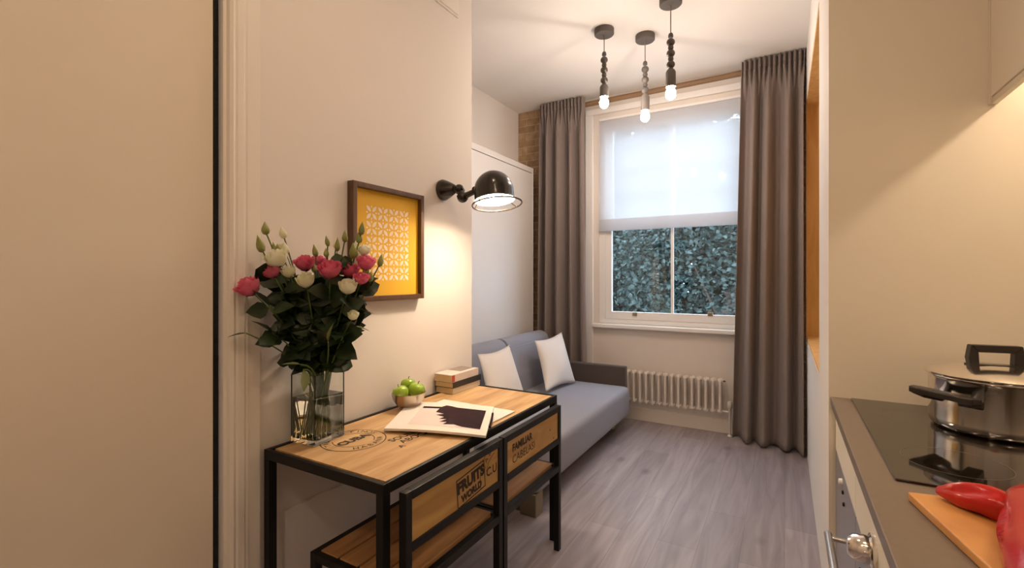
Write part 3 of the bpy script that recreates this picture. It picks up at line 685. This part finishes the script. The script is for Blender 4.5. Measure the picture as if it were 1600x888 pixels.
for yy in (1.55, 1.09): hn.tube([(0.105, yy, 0.652), (0.173, yy, 0.652)], 0.007, 10)
hn.build('bar_handle', M['brushed'], dr, smooth=True)
for yy, z in ((1.52, 0.60), (1.50, 0.575), (1.47, 0.55)): MB().lathe([(0, 0.004), (0.006, 0.003), (0.007, 0), (0, 0)], (0.172, yy, z), (-1, 0, 0), 10).build('vent_dot', M['iron'], dr, smooth=True)
unit(-1.1, 1.018, 'long base cabinet nearest the camera below cutting board', False)

hb = thing('induction_hob', (0.5, 1.79, 0.90), 'black glass induction hob set in the brown worktop', 'hob')
MB().box((0.219, 1.367, 0.9005), (0.76, 2.196, 0.906), 0.003).build('glass_plate', M['hob'], hb)
for cx, cy_, rr in ((0.365, 1.99, 0.085), (0.56, 1.94, 0.105), (0.365, 1.56, 0.105), (0.62, 1.56, 0.075)):
    mb = MB(); ring_into(mb, (cx, cy_, 0.9064), V((1, 0, 0)), V((0, 1, 0)), rr-0.0012, rr, n=56); mb.build('cooking_zone', M['hobmark'], hb)

# cooking pot
PC = V((0.545, 1.945, 0.9066)); PR = 0.150
pt = thing('cooking_pot', PC, 'shiny stainless steel pot with lid on the black hob', 'pot')
MB().lathe([(0, 0.0), (PR-0.022, 0.0), (PR-0.008, 0.004), (PR-0.001, 0.016), (PR, 0.03), (PR, 0.150), (PR+0.004, 0.158), (PR+0.002, 0.161), (PR-0.004, 0.158), (PR-0.004, 0.02), (0, 0.012)], PC, (0, 0, 1), 64).build('pot_body', M['steel'], pt, smooth=True, angle=50)
ld = MB().lathe([(PR+0.003, 0.160), (PR+0.010, 0.163), (PR+0.011, 0.168), (PR+0.004, 0.172), (PR-0.02, 0.179), (PR*0.6, 0.189), (0.03, 0.194), (0, 0.194)], PC, (0, 0, 1), 64).build('lid', M['steel'], pt, smooth=True, angle=60)
hd = V((0.80, -0.60, 0)).normalized(); hw = V((-hd.y, hd.x, 0)); LZ = PC.z+0.190
def obox(mb, c, u, hl, ht, z0, z1, bev=0.003):
    w = V((-u.y, u.x, 0)); m = Matrix(((u.x, w.x, 0, c.x), (u.y, w.y, 0, c.y), (0, 0, 1, 0), (0, 0, 0, 1)))
    mb.box((-hl, -ht, z0), (hl, ht, z1), bev, mtx=m)
mb = MB(); hd = V((C_, S_, 0)); hd = (Matrix.Rotation(radians(-20), 3, 'Z') @ hd)
pts = []
def hp_(a, z): return PC+hd*a+V((0, 0, 0.190+z))
out = [(-0.062, 0), (-0.066, 0.024), (-0.060, 0.064), (0.060, 0.064), (0.066, 0.024), (0.062, 0)]; inn = [(0.040, 0), (0.042, 0.042), (-0.042, 0.042), (-0.040, 0)]
w = V((-hd.y, hd.x, 0))
mb.prism([hp_(a, z)-w*0.013 for a, z in out[:1]+out[1:3]+[(-0.042, 0.042), (-0.040, 0.0)]], w*0.026, 0.003)
mb.prism([hp_(a, z)-w*0.013 for a, z in [(0.040, 0), (0.042, 0.042), (0.060, 0.064), (0.066, 0.024), (0.062, 0)]], w*0.026, 0.003)
mb.prism([hp_(a, z)-w*0.013 for a, z in [(-0.060, 0.064), (-0.042, 0.042), (0.042, 0.042), (0.060, 0.064)]], w*0.026, 0.003)
mb.prism([hp_(a, z)-w*0.015 for a, z in [(-0.066, 0.0), (0.066, 0.0), (0.066, 0.006), (-0.066, 0.006)]], w*0.030, 0.001)
mb.build('lid_handle', M['bake'], ld)
toc = (-V((PC.x, PC.y, 0))).normalized()
for sgn, rot in ((1, -34), (-1, -34)):
    n = (Matrix.Rotation(radians(rot), 3, 'Z') @ toc)*sgn; tdir = V((-n.y, n.x, 0)); mb = MB(); z = 0.104
    def hq(a, b, zz): return PC+tdir*a+n*(PR+b)+V((0, 0, zz))
    mb.prism([hq(-0.094, 0.030, z), hq(-0.086, 0.056, z), hq(0.086, 0.056, z), hq(0.094, 0.030, z), hq(0.066, 0.026, z), hq(-0.066, 0.026, z)], (0, 0, 0.019), 0.004)
    for s in (-1, 1):
        mb.prism([hq(s*0.086, 0.050, z-0.002), hq(s*0.046, 0.050, z-0.010), hq(s*0.032, -0.010, z-0.022), hq(s*0.066, -0.016, z-0.022)], (0, 0, 0.024), 0.004)
    mb.build('side_handle', M['bake'], pt)

# cutting board and peppers
c0, c1, c2 = V((0.222, 1.262, 0)), V((0.60, 1.335, 0)), V((0.300, 0.86, 0))
cbd = tag(MB().prism([(c0.x, c0.y, 0.9005), (c1.x, c1.y, 0.9005), (c1.x+c2.x-c0.x, c1.y+c2.y-c0.y, 0.9005), (c2.x, c2.y, 0.9005)], (0, 0, 0.018), 0.004, 3).build('cutting_board', M['board']), 'orange beech cutting board on worktop in front of hob', 'cutting board')
def pepper(label, pts, rs, flat, seed):
    rnd = random.Random(seed); r = thing('red_pepper', pts[0], label, 'pepper', 'red peppers on the cutting board')
    mb = MB(); n = 30; P_ = []; Rr = []
    k = len(pts)-1
    def cat(t, arr):
        f = t*k; i = min(int(f), k-1); f -= i
        a = arr[max(i-1, 0)]; b = arr[i]; c = arr[i+1]; d = arr[min(i+2, k)]
        return b*1.0 + (c-a)*(0.5*f) + (a*2-b*5+c*4-d)*(0.5*f*f) + (b*3-a-c*3+d)*(0.5*f*f*f)
    vp = [V(p) for p in pts]
    for i in range(n+1):
        t = i/n; P_.append(cat(t, vp)); Rr.append(max(0.002, cat(t, rs)))
    mb.tube(P_, Rr, 22)
    a1, a2 = rnd.uniform(0, 6), rnd.uniform(0, 6)
    for v in mb.bm.verts:
        i = min(range(len(P_)), key=lambda q_: (P_[q_]-v.co).length_squared); d = v.co-P_[i]
        if d.length > 1e-5:
            ang = math.atan2(d.z, d.x*0.5+d.y)
            v.co = P_[i]+d*(1-0.24*max(0, cos(ang*2+a1+i*0.05))**3+0.07*sin(3*ang+i*0.35+a2))
    mb.build('skin', M['pepper'], r, smooth=True, angle=180)
    e = P_[-1]; t = (P_[-1]-P_[-2]).normalized()
    MB().tube([e-t*0.004, e+t*0.012, e+t*0.03+V((0, 0, 0.008))], [rs[-1]*0.75, 0.006, 0.004], 10).build('stalk', M['stemg'], r, smooth=True)
zb = 0.9190
pepper('long red pepper lying towards the hob with pointed tip', [(0.270, 1.258, zb+0.013), (0.292, 1.238, zb+0.020), (0.318, 1.216, zb+0.025), (0.345, 1.196, zb+0.026), (0.372, 1.178, zb+0.024)], [0.009, 0.021, 0.027, 0.029, 0.021], 1, 1)
pepper('thick red pepper at the right edge across the cutting board', [at(1628, 768, Z=zb+0.036), at(1606, 792, Z=zb+0.040), at(1606, 840, Z=zb+0.036), at(1622, 900, Z=zb+0.034), at(1650, 990, Z=zb+0.030)], [0.016, 0.031, 0.033, 0.032, 0.020], 1, 4)

# wall cabinet with pelmet and strip light
CX, CZ = 0.604, 1.952
wc = thing('wall_cabinet', (0.8, 1.2, CZ), 'cream kitchen wall cabinet above the hob at top right', 'cabinet')
MB().box((CX+0.02, -0.9, 2.13), (XB-0.002, YK-0.001, ZC-0.001)).build('body', M['kitchen'], wc)
MB().box((CX, 1.50, CZ+0.022), (CX+0.02, YK-0.022, ZC-0.02), 0.002).build('door', M['kitchen'], wc)
MB().box((CX, 0.75, CZ+0.022), (CX+0.02, 1.496, ZC-0.02), 0.002).build('door', M['kitchen'], wc)
MB().box((CX, -0.9, CZ+0.022), (CX+0.02, 0.746, ZC-0.02), 0.002).build('door', M['kitchen'], wc)
MB().box((CX-0.001, YK-0.020, CZ), (CX+0.022, YK-0.001, ZC-0.001)).build('filler_strip', M['kitchen'], wc)
MB().box((CX+0.004, -0.9, CZ), (CX+0.022, YK-0.022, CZ+0.02), 0.001).build('pelmet', M['kitchen'], wc)
ul = thing('strip_light', (0.80, 1.65, 2.12), 'warm strip light under the cream wall cabinet', 'light')
MB().box((0.775, 1.05, 2.118), (0.825, 2.12, 2.130), 0.001).build('housing', M['white'], ul)
MB().box((0.780, 1.06, 2.110), (0.820, 2.11, 2.118)).build('diffuser', M['strip'], ul)

# hallway downlights, all unseen; last two added to brighten end panel and door
for i, (x, y, lab) in enumerate(((-0.75, 1.15, 'round recessed ceiling downlight above the wooden table'), (-0.6, -0.85, 'round recessed ceiling downlight behind the camera'), (0.0, 0.45, 'unseen ceiling downlight added to brighten the kitchen end panel'), (0.1, -0.75, 'unseen ceiling downlight added to brighten end panel and door'))):
    r = thing('downlight', (x, y, ZC), lab, 'light', 'hallway downlights')
    MB().lathe([(0.055, ZC), (0.058, ZC-0.006), (0.045, ZC-0.006), (0.043, ZC)], (x, y, 0), (0, 0, 1), 28).build('trim_ring', M['white'], r, smooth=True)
    MB().lathe([(0, ZC-0.002), (0.043, ZC-0.002), (0.043, ZC-0.0005), (0, ZC-0.0005)], (x, y, 0), (0, 0, 1), 24).build('lens', M['downl'], r)

# ------------------------------------------------------------------ things on the table
# books
def book(label, x0, x1, y0, y1, z0, z1, cov, page, extra=None):
    r = thing('book', ((x0+x1)/2, (y0+y1)/2, z0), label, 'book', 'books stacked on the table end'); t = 0.0028
    MB().box((x0, y0, z0), (x1, y1, z0+t)).box((x0, y0, z1-t), (x1, y1, z1)).box((x1-t, y0, z0+t), (x1, y1, z1-t)).build('cover', cov, r)
    MB().box((x0+0.003, y0+0.002, z0+t), (x1-t, y1-0.002, z1-t)).build('pages', page, r)
    return r
book('cream bottom book of the stack beside the wall', -1.618, -1.502, 1.985, 2.235, 0.7505, 0.780, M['coverc'], M['pages'])
book('black spined middle book of the stack', -1.619, -1.498, 1.980, 2.241, 0.7805, 0.811, M['spinek'], M['pages'])
r = book('pale topped book with red corner, top of the stack', -1.621, -1.502, 1.975, 2.220, 0.8115, 0.850, M['coverw'], M['pages'])
MB().box((-1.618, 2.09, 0.850), (-1.53, 2.215, 0.8504)).build('cover_picture', M['coverg'], r)
MB().box((-1.5022, 1.975, 0.813), (-1.5016, 2.0, 0.8485)).build('red_patch', M['coverr'], r)
# magazines
mg = thing('magazine', (-1.27, 1.70, 0.7505), 'closed white magazine lying under the open art magazine', 'magazine')
MB().box((-1.47, 1.535, 0.7505), (-1.062, 1.868, 0.7545), 0.001).build('pages', M['paper'], mg)
mo = thing('magazine', (-1.25, 1.58, 0.755), 'open white art magazine with dark brush stroke photograph', 'magazine')
O = V((-1.372, 1.363, 0)); uu = V((0.398, 0.126, 0)); vv = V((-0.185, 0.352, 0))
def mpt(u, v, z): 
    p = O+uu*u+vv*v; return V((p.x, p.y, z))
def mz(u, v): return 0.757+0.010*sin(pi*min(1, u*0.9+0.1))*0.7+0.004*u
def surf(du0, du1, dv0, dv1, dz):
    return lambda u, v: mpt(du0+(du1-du0)*u, dv0+(dv1-dv0)*v, mz(du0+(du1-du0)*u, 0)+dz)
mb = MB(); mb.grid(surf(0, 1, 0, 1, 0.006), 20, 4)
ge = bmesh.ops.extrude_face_region(mb.bm, geom=mb.bm.faces[:])
for v in [g for g in ge['geom'] if isinstance(g, bmesh.types.BMVert)]: v.co.z -= 0.009
mb.build('pages', M['paper'], mo, smooth=True)
MB().grid(surf(0.20, 0.93, 0.14, 0.80, 0.0066), 14, 2).build('photograph', M['photo'], mo, smooth=True, normals=False)
mb = MB()
outl = [(0.93, 0.15), (0.93, 0.80), (0.60, 0.82), (0.53, 0.86), (0.47, 0.88), (0.42, 0.80), (0.40, 0.60), (0.50, 0.55), (0.42, 0.50), (0.52, 0.44), (0.48, 0.36), (0.56, 0.37), (0.50, 0.27), (0.58, 0.28), (0.55, 0.20), (0.66, 0.22), (0.75, 0.17)]
cen = (0.70, 0.52)
for a, b in zip(outl, outl[1:]+outl[:1]):
    pa = [mpt(u, v, mz(u, 0)+0.0072) for u, v in (cen, a, b)]; mb.poly(pa)
mb.poly([mpt(u, v, mz(u, 0)+0.0072) for u, v in ((0.22, 0.74), (0.42, 0.74), (0.42, 0.81), (0.22, 0.81))])
mb.build('brush_stroke', M['paint'], mo, normals=False)
MB().tube([mpt(1.012, 0.28, 0.764), mpt(1.018, 0.42, 0.770), mpt(1.014, 0.60, 0.771), mpt(1.008, 0.72, 0.768)], 0.0045, 8).build('rolled_edge', M['paint'], mo, smooth=True)

# bowl with apples
bc = at(617, 634, Z=0.7505); bc = V((bc.x+0.01, bc.y, 0.7505)); bc.x = max(bc.x, XL+0.105)
tag(MB().lathe([(0, 0.001), (0.034, 0.0), (0.038, 0.006), (0.056, 0.020), (0.072, 0.044), (0.080, 0.074), (0.082, 0.076), (0.078, 0.075), (0.069, 0.046), (0.052, 0.023), (0.03, 0.012), (0, 0.010)], bc, (0, 0, 1), 40).build('fruit_bowl', M['bowl'], smooth=True, angle=70), 'small metal bowl of green apples on the table by the wall', 'bowl')
def apple(label, c, R, tilt):
    c = V(c); r = thing('apple', c, label, 'apple', 'green apples in the bowl'); axv = V(tilt).normalized()
    pr = []
    for i in range(15):
        a = -pi/2+pi*i/14; rr = cos(a)*(1+0.06*sin(a)); z = sin(a)*0.90
        if i >= 12: z -= 0.10*(i-11)/3*1.4
        if i <= 1: z += 0.10*(2-i)/2
        pr.append((max(0, rr)*R if 0 < i < 14 else 0, z*R))
    MB().lathe(pr, c, axv, 26).build('flesh', M['apple'], r, smooth=True, angle=180)
    MB().tube([c+axv*R*0.72, c+axv*R*0.98, c+axv*R*1.10+V((0.003, 0.002, 0))], [0.002, 0.0018, 0.0025], 7).build('stalk', M['brown'], r, smooth=True)
apple('green apple at the left of the bowl', bc+V((-0.012, -0.040, 0.078)), 0.038, (-0.3, -0.2, 1))
apple('green apple at the front right of the bowl', bc+V((0.022, 0.030, 0.082)), 0.039, (0.25, 0.1, 1))
apple('green apple at the back, topmost in the bowl', bc+V((-0.035, 0.036, 0.098)), 0.036, (-0.1, 0.2, 1))

# vase
va = V((-1.535, 1.185, 0.7505)); hx, hy_, vh, wt_ = 0.060, 0.072, 0.255, 0.004
vs = thing('glass_vase', va, 'clear rectangular glass vase holding flowers on the table', 'vase')
rot = Matrix.Rotation(radians(6), 3, 'Z')
mb = MB()
def rect(x, y, z): return [va+rot @ V((sx*x, sy*y, z)) for sx, sy in ((-1, -1), (1, -1), (1, 1), (-1, 1))]
loops = [rect(hx-0.003, hy_-0.003, 0), rect(hx, hy_, 0.003), rect(hx, hy_, vh), rect(hx-wt_, hy_-wt_, vh), rect(hx-wt_, hy_-wt_, 0.018)]
vl = [[mb.bm.verts.new(p) for p in l] for l in loops]
mb.bm.faces.new(vl[0][::-1]); mb.bm.faces.new(vl[-1])
for A, Bv in zip(vl, vl[1:]):
    for i in range(4): mb.bm.faces.new((A[i], A[(i+1) % 4], Bv[(i+1) % 4], Bv[i]))
mb.build('glass_body', M['glass'], vs)
mb = MB(); A = rect(hx-wt_-0.0005, hy_-wt_-0.0005, 0.0185); Bq = rect(hx-wt_-0.0005, hy_-wt_-0.0005, 0.17)
mb.prism(A, (0, 0, 0.15)); mb.build('water', M['water'], vs)

# flowers: stems from the vase up to the heads
neck = V((-1.525, 1.195, 1.03))
def hpos(px, py, off=0.0):
    r = (px-800)/F; kx = -(r*C_-S_)
    D = min(1.80, 1.575/kx)-off
    return at(px, py, D=D)
GRN = 'flowers in the glass vase'
fi = [0]
def stem_pts(head, rnd):
    base = va+rot @ V((rnd.uniform(-0.035, 0.035), rnd.uniform(-0.045, 0.045), 0.024))
    nk = neck+V((rnd.uniform(-0.020, 0.028), rnd.uniform(-0.028, 0.028), 0))
    pts = []
    for i in range(9):
        t = i/8
        a = base*(1-t)*(1-t)+nk*2*t*(1-t)*1.0+head*t*t
        pts.append(a)
    return pts
def rose_head(mb, c, axv, R, rnd, rings=5, openess=1.0):
    axv = V(axv).normalized(); u = axv.orthogonal().normalized(); w = axv.cross(u)
    for k in range(rings):
        f = (k+1)/rings; n = 3+k//2; rr = R*(0.22+0.78*f)
        hh = R*(1.95-0.45*f)
        for j in range(n):
            a0 = 2*pi*j/n+k*1.1+rnd.uniform(-.2, .2); wd = 2*pi/n*0.68
            def fn(s, t, a0=a0, wd=wd, rr=rr, hh=hh, f=f):
                x = (s-0.5)*2; wdt = wd*(0.55+0.45*sin(pi*min(1, t*0.9+0.1)))
                a = a0+x*wdt
                prof = rr*(0.25+0.75*sin(pi*0.5*min(1, t*1.5)))*(1+0.20*openess*f*max(0, t-0.7)/0.3-0.06*(1-f)*t)
                prof *= 1+0.04*x
                z = -0.35*R+hh*t*(1-0.12*x*x*t)-0.10*R*f*openess*max(0, t-0.75)*4*0.5
                return c+(u*cos(a)+w*sin(a))*prof+axv*z
            mb.grid(fn, 6, 6)
def add_leaves(mb, pts, n, rnd, L0, L1, lo=4, hi=8):
    for _ in range(n):
        i = rnd.uniform(lo, hi-0.01); k = int(i); p = pts[k]+(pts[min(k+1, 8)]-pts[k])*(i-k)
        a = rnd.uniform(0, 2*pi); d = V((cos(a), sin(a), rnd.uniform(-0.35, 0.55)))
        L = rnd.uniform(L0, L1)
        tip = p+d.normalized()*L
        if tip.x < XL+0.012: d.x = abs(d.x)
        mb.leaf(p, d, L, L*rnd.uniform(0.34, 0.46), up=V((rnd.gauss(0.5, 0.7), rnd.gauss(-0.6, 0.7), rnd.uniform(0.1, 0.9))), droop=rnd.uniform(0.05, 0.4))
def flower(kind, px, py, R, label, off=0.0, leaves=6, seed=0, tilt=None):
    rnd = random.Random(seed*17+3); h = hpos(px, py, off)
    if h.x < XL+R+0.008: h.x = XL+R+0.008
    pts = stem_pts(h, rnd)
    r = thing({'rose': 'rose', 'cream': 'lisianthus_flower', 'bud': 'flower_bud_sprig'}[kind], pts[0], label, 'flower', GRN)
    MB().tube(pts, [0.0030]*6+[0.0026, 0.0024, 0.0024], 8).build('stem', M['stemg'], r, smooth=True)
    axv = (pts[-1]-pts[-3]).normalized()+V((0.05, -0.25, 0.5)); axv.normalize()
    if tilt is not None: axv = V(tilt).normalized()
    if kind in ('rose', 'cream'):
        mb = MB(); rose_head(mb, h, axv, R, rnd, 5 if kind == 'rose' else 4, 1.0 if kind == 'rose' else 0.5)
        mb.build('bloom', M['pink' if kind == 'rose' else 'cream'], r, smooth=True, angle=180, normals=False)
        mb = MB()
        for j in range(5):
            a = 2*pi*j/5; u = axv.orthogonal().normalized(); w = axv.cross(u); d = (u*cos(a)+w*sin(a))+axv*0.3
            mb.leaf(h-axv*R*0.42, d, R*0.9, R*0.22, up=axv, droop=-0.2)
        mb.build('sepals', M['leafd'], r, smooth=True)
    else:
        st = MB(); bmat_ = M['budg'] if seed % 3 else M['cream']
        for j in range(rnd.choice((2, 3))):
            p = h if j == 0 else pts[7]+(h-pts[7])*rnd.uniform(0.2, 0.7)+V((rnd.uniform(-.012, .018), rnd.uniform(-.025, .025), rnd.uniform(-0.01, 0.03)))
            L = R*rnd.uniform(2.2, 3.0); rr = R*rnd.uniform(0.5, 0.72); d = (axv+V((rnd.uniform(-.2, .2), rnd.uniform(-.2, .2), 0.4))).normalized()
            MB().lathe([(0, -L*0.25), (rr*0.7, -L*0.16), (rr, 0.05*L), (rr*0.85, 0.25*L), (rr*0.4, 0.5*L), (0, 0.72*L)], p, d, 12).build('bud', bmat_, r, smooth=True, angle=180)
            if j: st.tube([pts[6], (pts[6]+p)/2+V((0, 0, 0.006)), p-d*L*0.2], 0.0014, 6)
        if len(st.bm.verts): st.build('side_shoot', M['stemg'], r, smooth=True)
        else: st.bm.free()
    if leaves:
        mb = MB(); add_leaves(mb, pts, leaves, rnd, 0.055, 0.10, 3.9 if kind != 'bud' else 3.9, 7.3)
        mb.build('leaves', M['leafd'], r, smooth=True, angle=180, normals=False)
    return r
FL = [
 ('rose', 394, 456, 0.036, 'pink rose farthest left and lowest in the bouquet', 0.02, 13),
 ('rose', 427, 430, 0.030, 'red pink rose tucked under the cream bloom at left', 0.05, 13),
 ('rose', 478, 419, 0.032, 'pink rose in middle of bouquet above the small white bloom', 0.10, 15),
 ('rose', 499, 415, 0.026, 'half hidden pink rose between two middle pink roses', 0.02, 14),
 ('rose', 516, 430, 0.036, 'large pink rose at the front centre right of bouquet', 0.16, 15),
 ('rose', 547, 430, 0.030, 'pink rose right of the large centre rose', 0.09, 14),
 ('rose', 571, 418, 0.030, 'pink rose farthest right in front of the yellow picture', 0.10, 13),
 ('rose', 564, 441, 0.024, 'small pale pink rose low at the right of bouquet', 0.14, 10),
 ('cream', 435, 413, 0.036, 'large open cream flower at upper left of bouquet', 0.07, 11),
 ('cream', 453, 430, 0.023, 'half closed cream flower beside large open cream one', 0.10, 9),
 ('cream', 479, 445, 0.029, 'white flower facing front in the middle of the bouquet', 0.18, 11),
 ('cream', 543, 455, 0.029, 'white flower low at the right under the pink roses', 0.18, 11),
 ('cream', 568, 396, 0.022, 'small white flower high at the right of bouquet', 0.08, 6),
 ('cream', 440, 394, 0.020, 'small cream flower at the top left of bouquet', 0.03, 5),
 ('cream', 551, 497, 0.018, 'small white flower hanging among leaves at lower right', 0.18, 3),
 ('bud', 415, 362, 0.015, 'tallest green bud sprig at the top left', 0.03, 5),
 ('bud', 408, 388, 0.017, 'yellow green bud sprig leaning out at upper left', 0.04, 4),
 ('bud', 443, 368, 0.015, 'dark green bud sprig second from left at the top', 0.05, 4),
 ('bud', 493, 397, 0.014, 'short green bud standing over the centre pink roses', 0.08, 4),
 ('bud', 512, 381, 0.011, 'thin green bud sprig above the large pink rose', 0.10, 4),
 ('bud', 525, 385, 0.011, 'thin forked bud sprig left of the picture frame', 0.08, 4),
 ('bud', 539, 374, 0.014, 'tall pale bud sprig just left of the picture frame', 0.10, 4),
 ('bud', 565, 362, 0.016, 'tall green bud sprig against the yellow picture', 0.10, 5),
 ('bud', 556, 388, 0.014, 'green bud sprig below the frame edge at right', 0.07, 5),
 ('bud', 594, 412, 0.013, 'slender bud sprig farthest right of the whole bouquet', 0.10, 3),
]
for i, (k, px, py, R, lab, off, nl) in enumerate(FL): flower(k, px, py, R*(1.0 if k != 'bud' else 1.35), lab, off, int(nl*2.0), seed=i+1)
# foliage branches
def sprig(label, px, py, n, off, light, L0, L1, seed, custom=None):
    rnd = random.Random(seed); h = hpos(px, py, off); pts = stem_pts(h, rnd)
    r = thing('foliage_sprig', pts[0], label, 'foliage', 'leafy sprigs in the glass vase')
    MB().tube(pts, 0.0026, 7).build('stem', M['stemg'], r, smooth=True)
    mb = MB(); add_leaves(mb, pts, n, rnd, L0, L1, 4.6, 8); d = (pts[-1]-pts[-2]).normalized(); mb.leaf(pts[-1], d if custom is None else V(custom), L1, L1*0.3, droop=0.1)
    mb.build('leaves', M['leafl'] if light else M['leafd'], r, smooth=True, angle=180, normals=False)
sprig('leafy sprig reaching far left over the door trim', 385, 521, 3, 0.03, False, 0.04, 0.06, 51, (-0.75, -0.75, -0.12))
sprig('dark leafy sprig at the lower left of the bouquet', 425, 520, 16, 0.05, False, 0.05, 0.085, 52)
sprig('dark leafy sprig at centre of the bouquet', 480, 495, 20, 0.12, False, 0.055, 0.09, 53)
sprig('dark leafy sprig at lower right of the bouquet', 540, 520, 18, 0.10, False, 0.05, 0.085, 54)
sprig('dark leafy sprig at right beneath the white flower', 552, 478, 14, 0.06, False, 0.05, 0.08, 55)
sprig('dark leafy sprig behind the left pink rose', 420, 478, 16, 0.06, False, 0.05, 0.08, 56)
sprig('pale green leaf hanging over the vase rim', 474, 578, 0, 0.20, True, 0.05, 0.075, 57, (0.12, 0.03, -1))
sprig('pale leaf standing upright low in bouquet', 513, 535, 0, 0.20, True, 0.05, 0.07, 58, (0.15, 0.1, 1))
sprig('pale yellow leaf sticking out at lower right', 553, 510, 0, 0.14, True, 0.04, 0.06, 59, (0.4, 0.6, -0.2))
sprig('olive leaf low at left beside the vase rim', 470, 570, 0, 0.20, True, 0.05, 0.06, 60, (-0.5, -0.5, 0.1))

# ------------------------------------------------------------------ garden outside the window
struct('garden_ground', MB().box((-12, 4.75, -0.9), (6, 18, -0.8)), M['soil'])
def shrub(label, c, rad, n, leafm, seed, trunk, L0=0.05, L1=0.11):
    rnd = random.Random(seed); c = V(c); r = thing('garden_tree', (c.x, c.y, -0.8), label, 'tree', 'trees seen through the window')
    mb = MB()
    for _ in range(n):
        a = rnd.uniform(0, 2*pi); zz = rnd.uniform(-1, 1); q_ = sqrt(1-zz*zz); s = rnd.uniform(0.35, 1)**0.45
        lump = 1+0.14*sin(3*a+seed)+0.12*sin(5*zz+a*2)
        p = c+V((rad[0]*q_*cos(a), rad[1]*q_*sin(a), rad[2]*zz))*s*lump
        d = V((rnd.gauss(0, 1), rnd.gauss(0, 1), rnd.gauss(-0.1, 0.7))).normalized()
        L = rnd.uniform(L0, L1); sd = d.cross(V((rnd.gauss(0, 1), rnd.gauss(0, 1), rnd.gauss(0, 1)))).normalized()*L*0.32
        vs_ = [mb.bm.verts.new(x) for x in (p, p+d*L*0.5+sd, p+d*L, p+d*L*0.5-sd)]; mb.bm.faces.new(vs_)
    mb.build('foliage', leafm, r, normals=False)
    mb = MB(); mb.tube([(c.x+trunk[0], c.y+trunk[1], -0.8), (c.x+trunk[0]*0.8, c.y+trunk[1], 0.5), (c.x+0.1, c.y, c.z)], [0.10, 0.085, 0.05], 12)
    for j in range(7):
        a = rnd.uniform(0, 6.28); mb.tube([(c.x+trunk[0]*0.5, c.y, 0.5+0.1*j), (c.x+cos(a)*rad[0]*0.6, c.y+sin(a)*rad[1]*0.6, c.z+rnd.uniform(-0.2, 0.7)*rad[2])], [0.03, 0.01], 6)
    mb.build('trunk', M['bark'], r, smooth=True)
shrub('dense green tree outside behind the left window pane', (-4.4, 8.2, 1.3), (2.0, 1.1, 2.5), 34000, M['treeleaf'], 5, (0.3, -0.4))
shrub('pale leafed tree outside behind the right window pane', (-0.6, 8.2, 1.3), (2.0, 1.1, 2.5), 34000, M['treeleaf2'], 8, (-0.45, -1.0))
shrub('dark tree farther back in the garden', (-2.9, 11.6, 1.7), (4.6, 1.3, 3.3), 34000, M['treeleaf'], 12, (0.2, 0.2), 0.2, 0.34)

# ------------------------------------------------------------------ world, camera, view
w = bpy.data.worlds.new('sky'); bpy.context.scene.world = w; w.use_nodes = True
bg = w.node_tree.nodes['Background']; bg.inputs['Color'].default_value = (0.66, 0.81, 1.0, 1); bg.inputs['Strength'].default_value = 5.0
cam = bpy.data.cameras.new('camera'); co = bpy.data.objects.new('camera', cam); C.objects.link(co)
co.location = (0, 0, H); co.rotation_euler = (pi/2, 0, TH)
cam.sensor_width = 36; cam.lens = F/1600*36; cam.shift_y = -(444-HY)/1600; cam.clip_start = 0.02
sc = bpy.context.scene; sc.camera = co
sc.view_settings.view_transform = 'Standard'; sc.view_settings.look = 'None'; sc.view_settings.gamma = 1; sc.view_settings.use_curve_mapping = False
sc.view_settings.exposure = 0.6
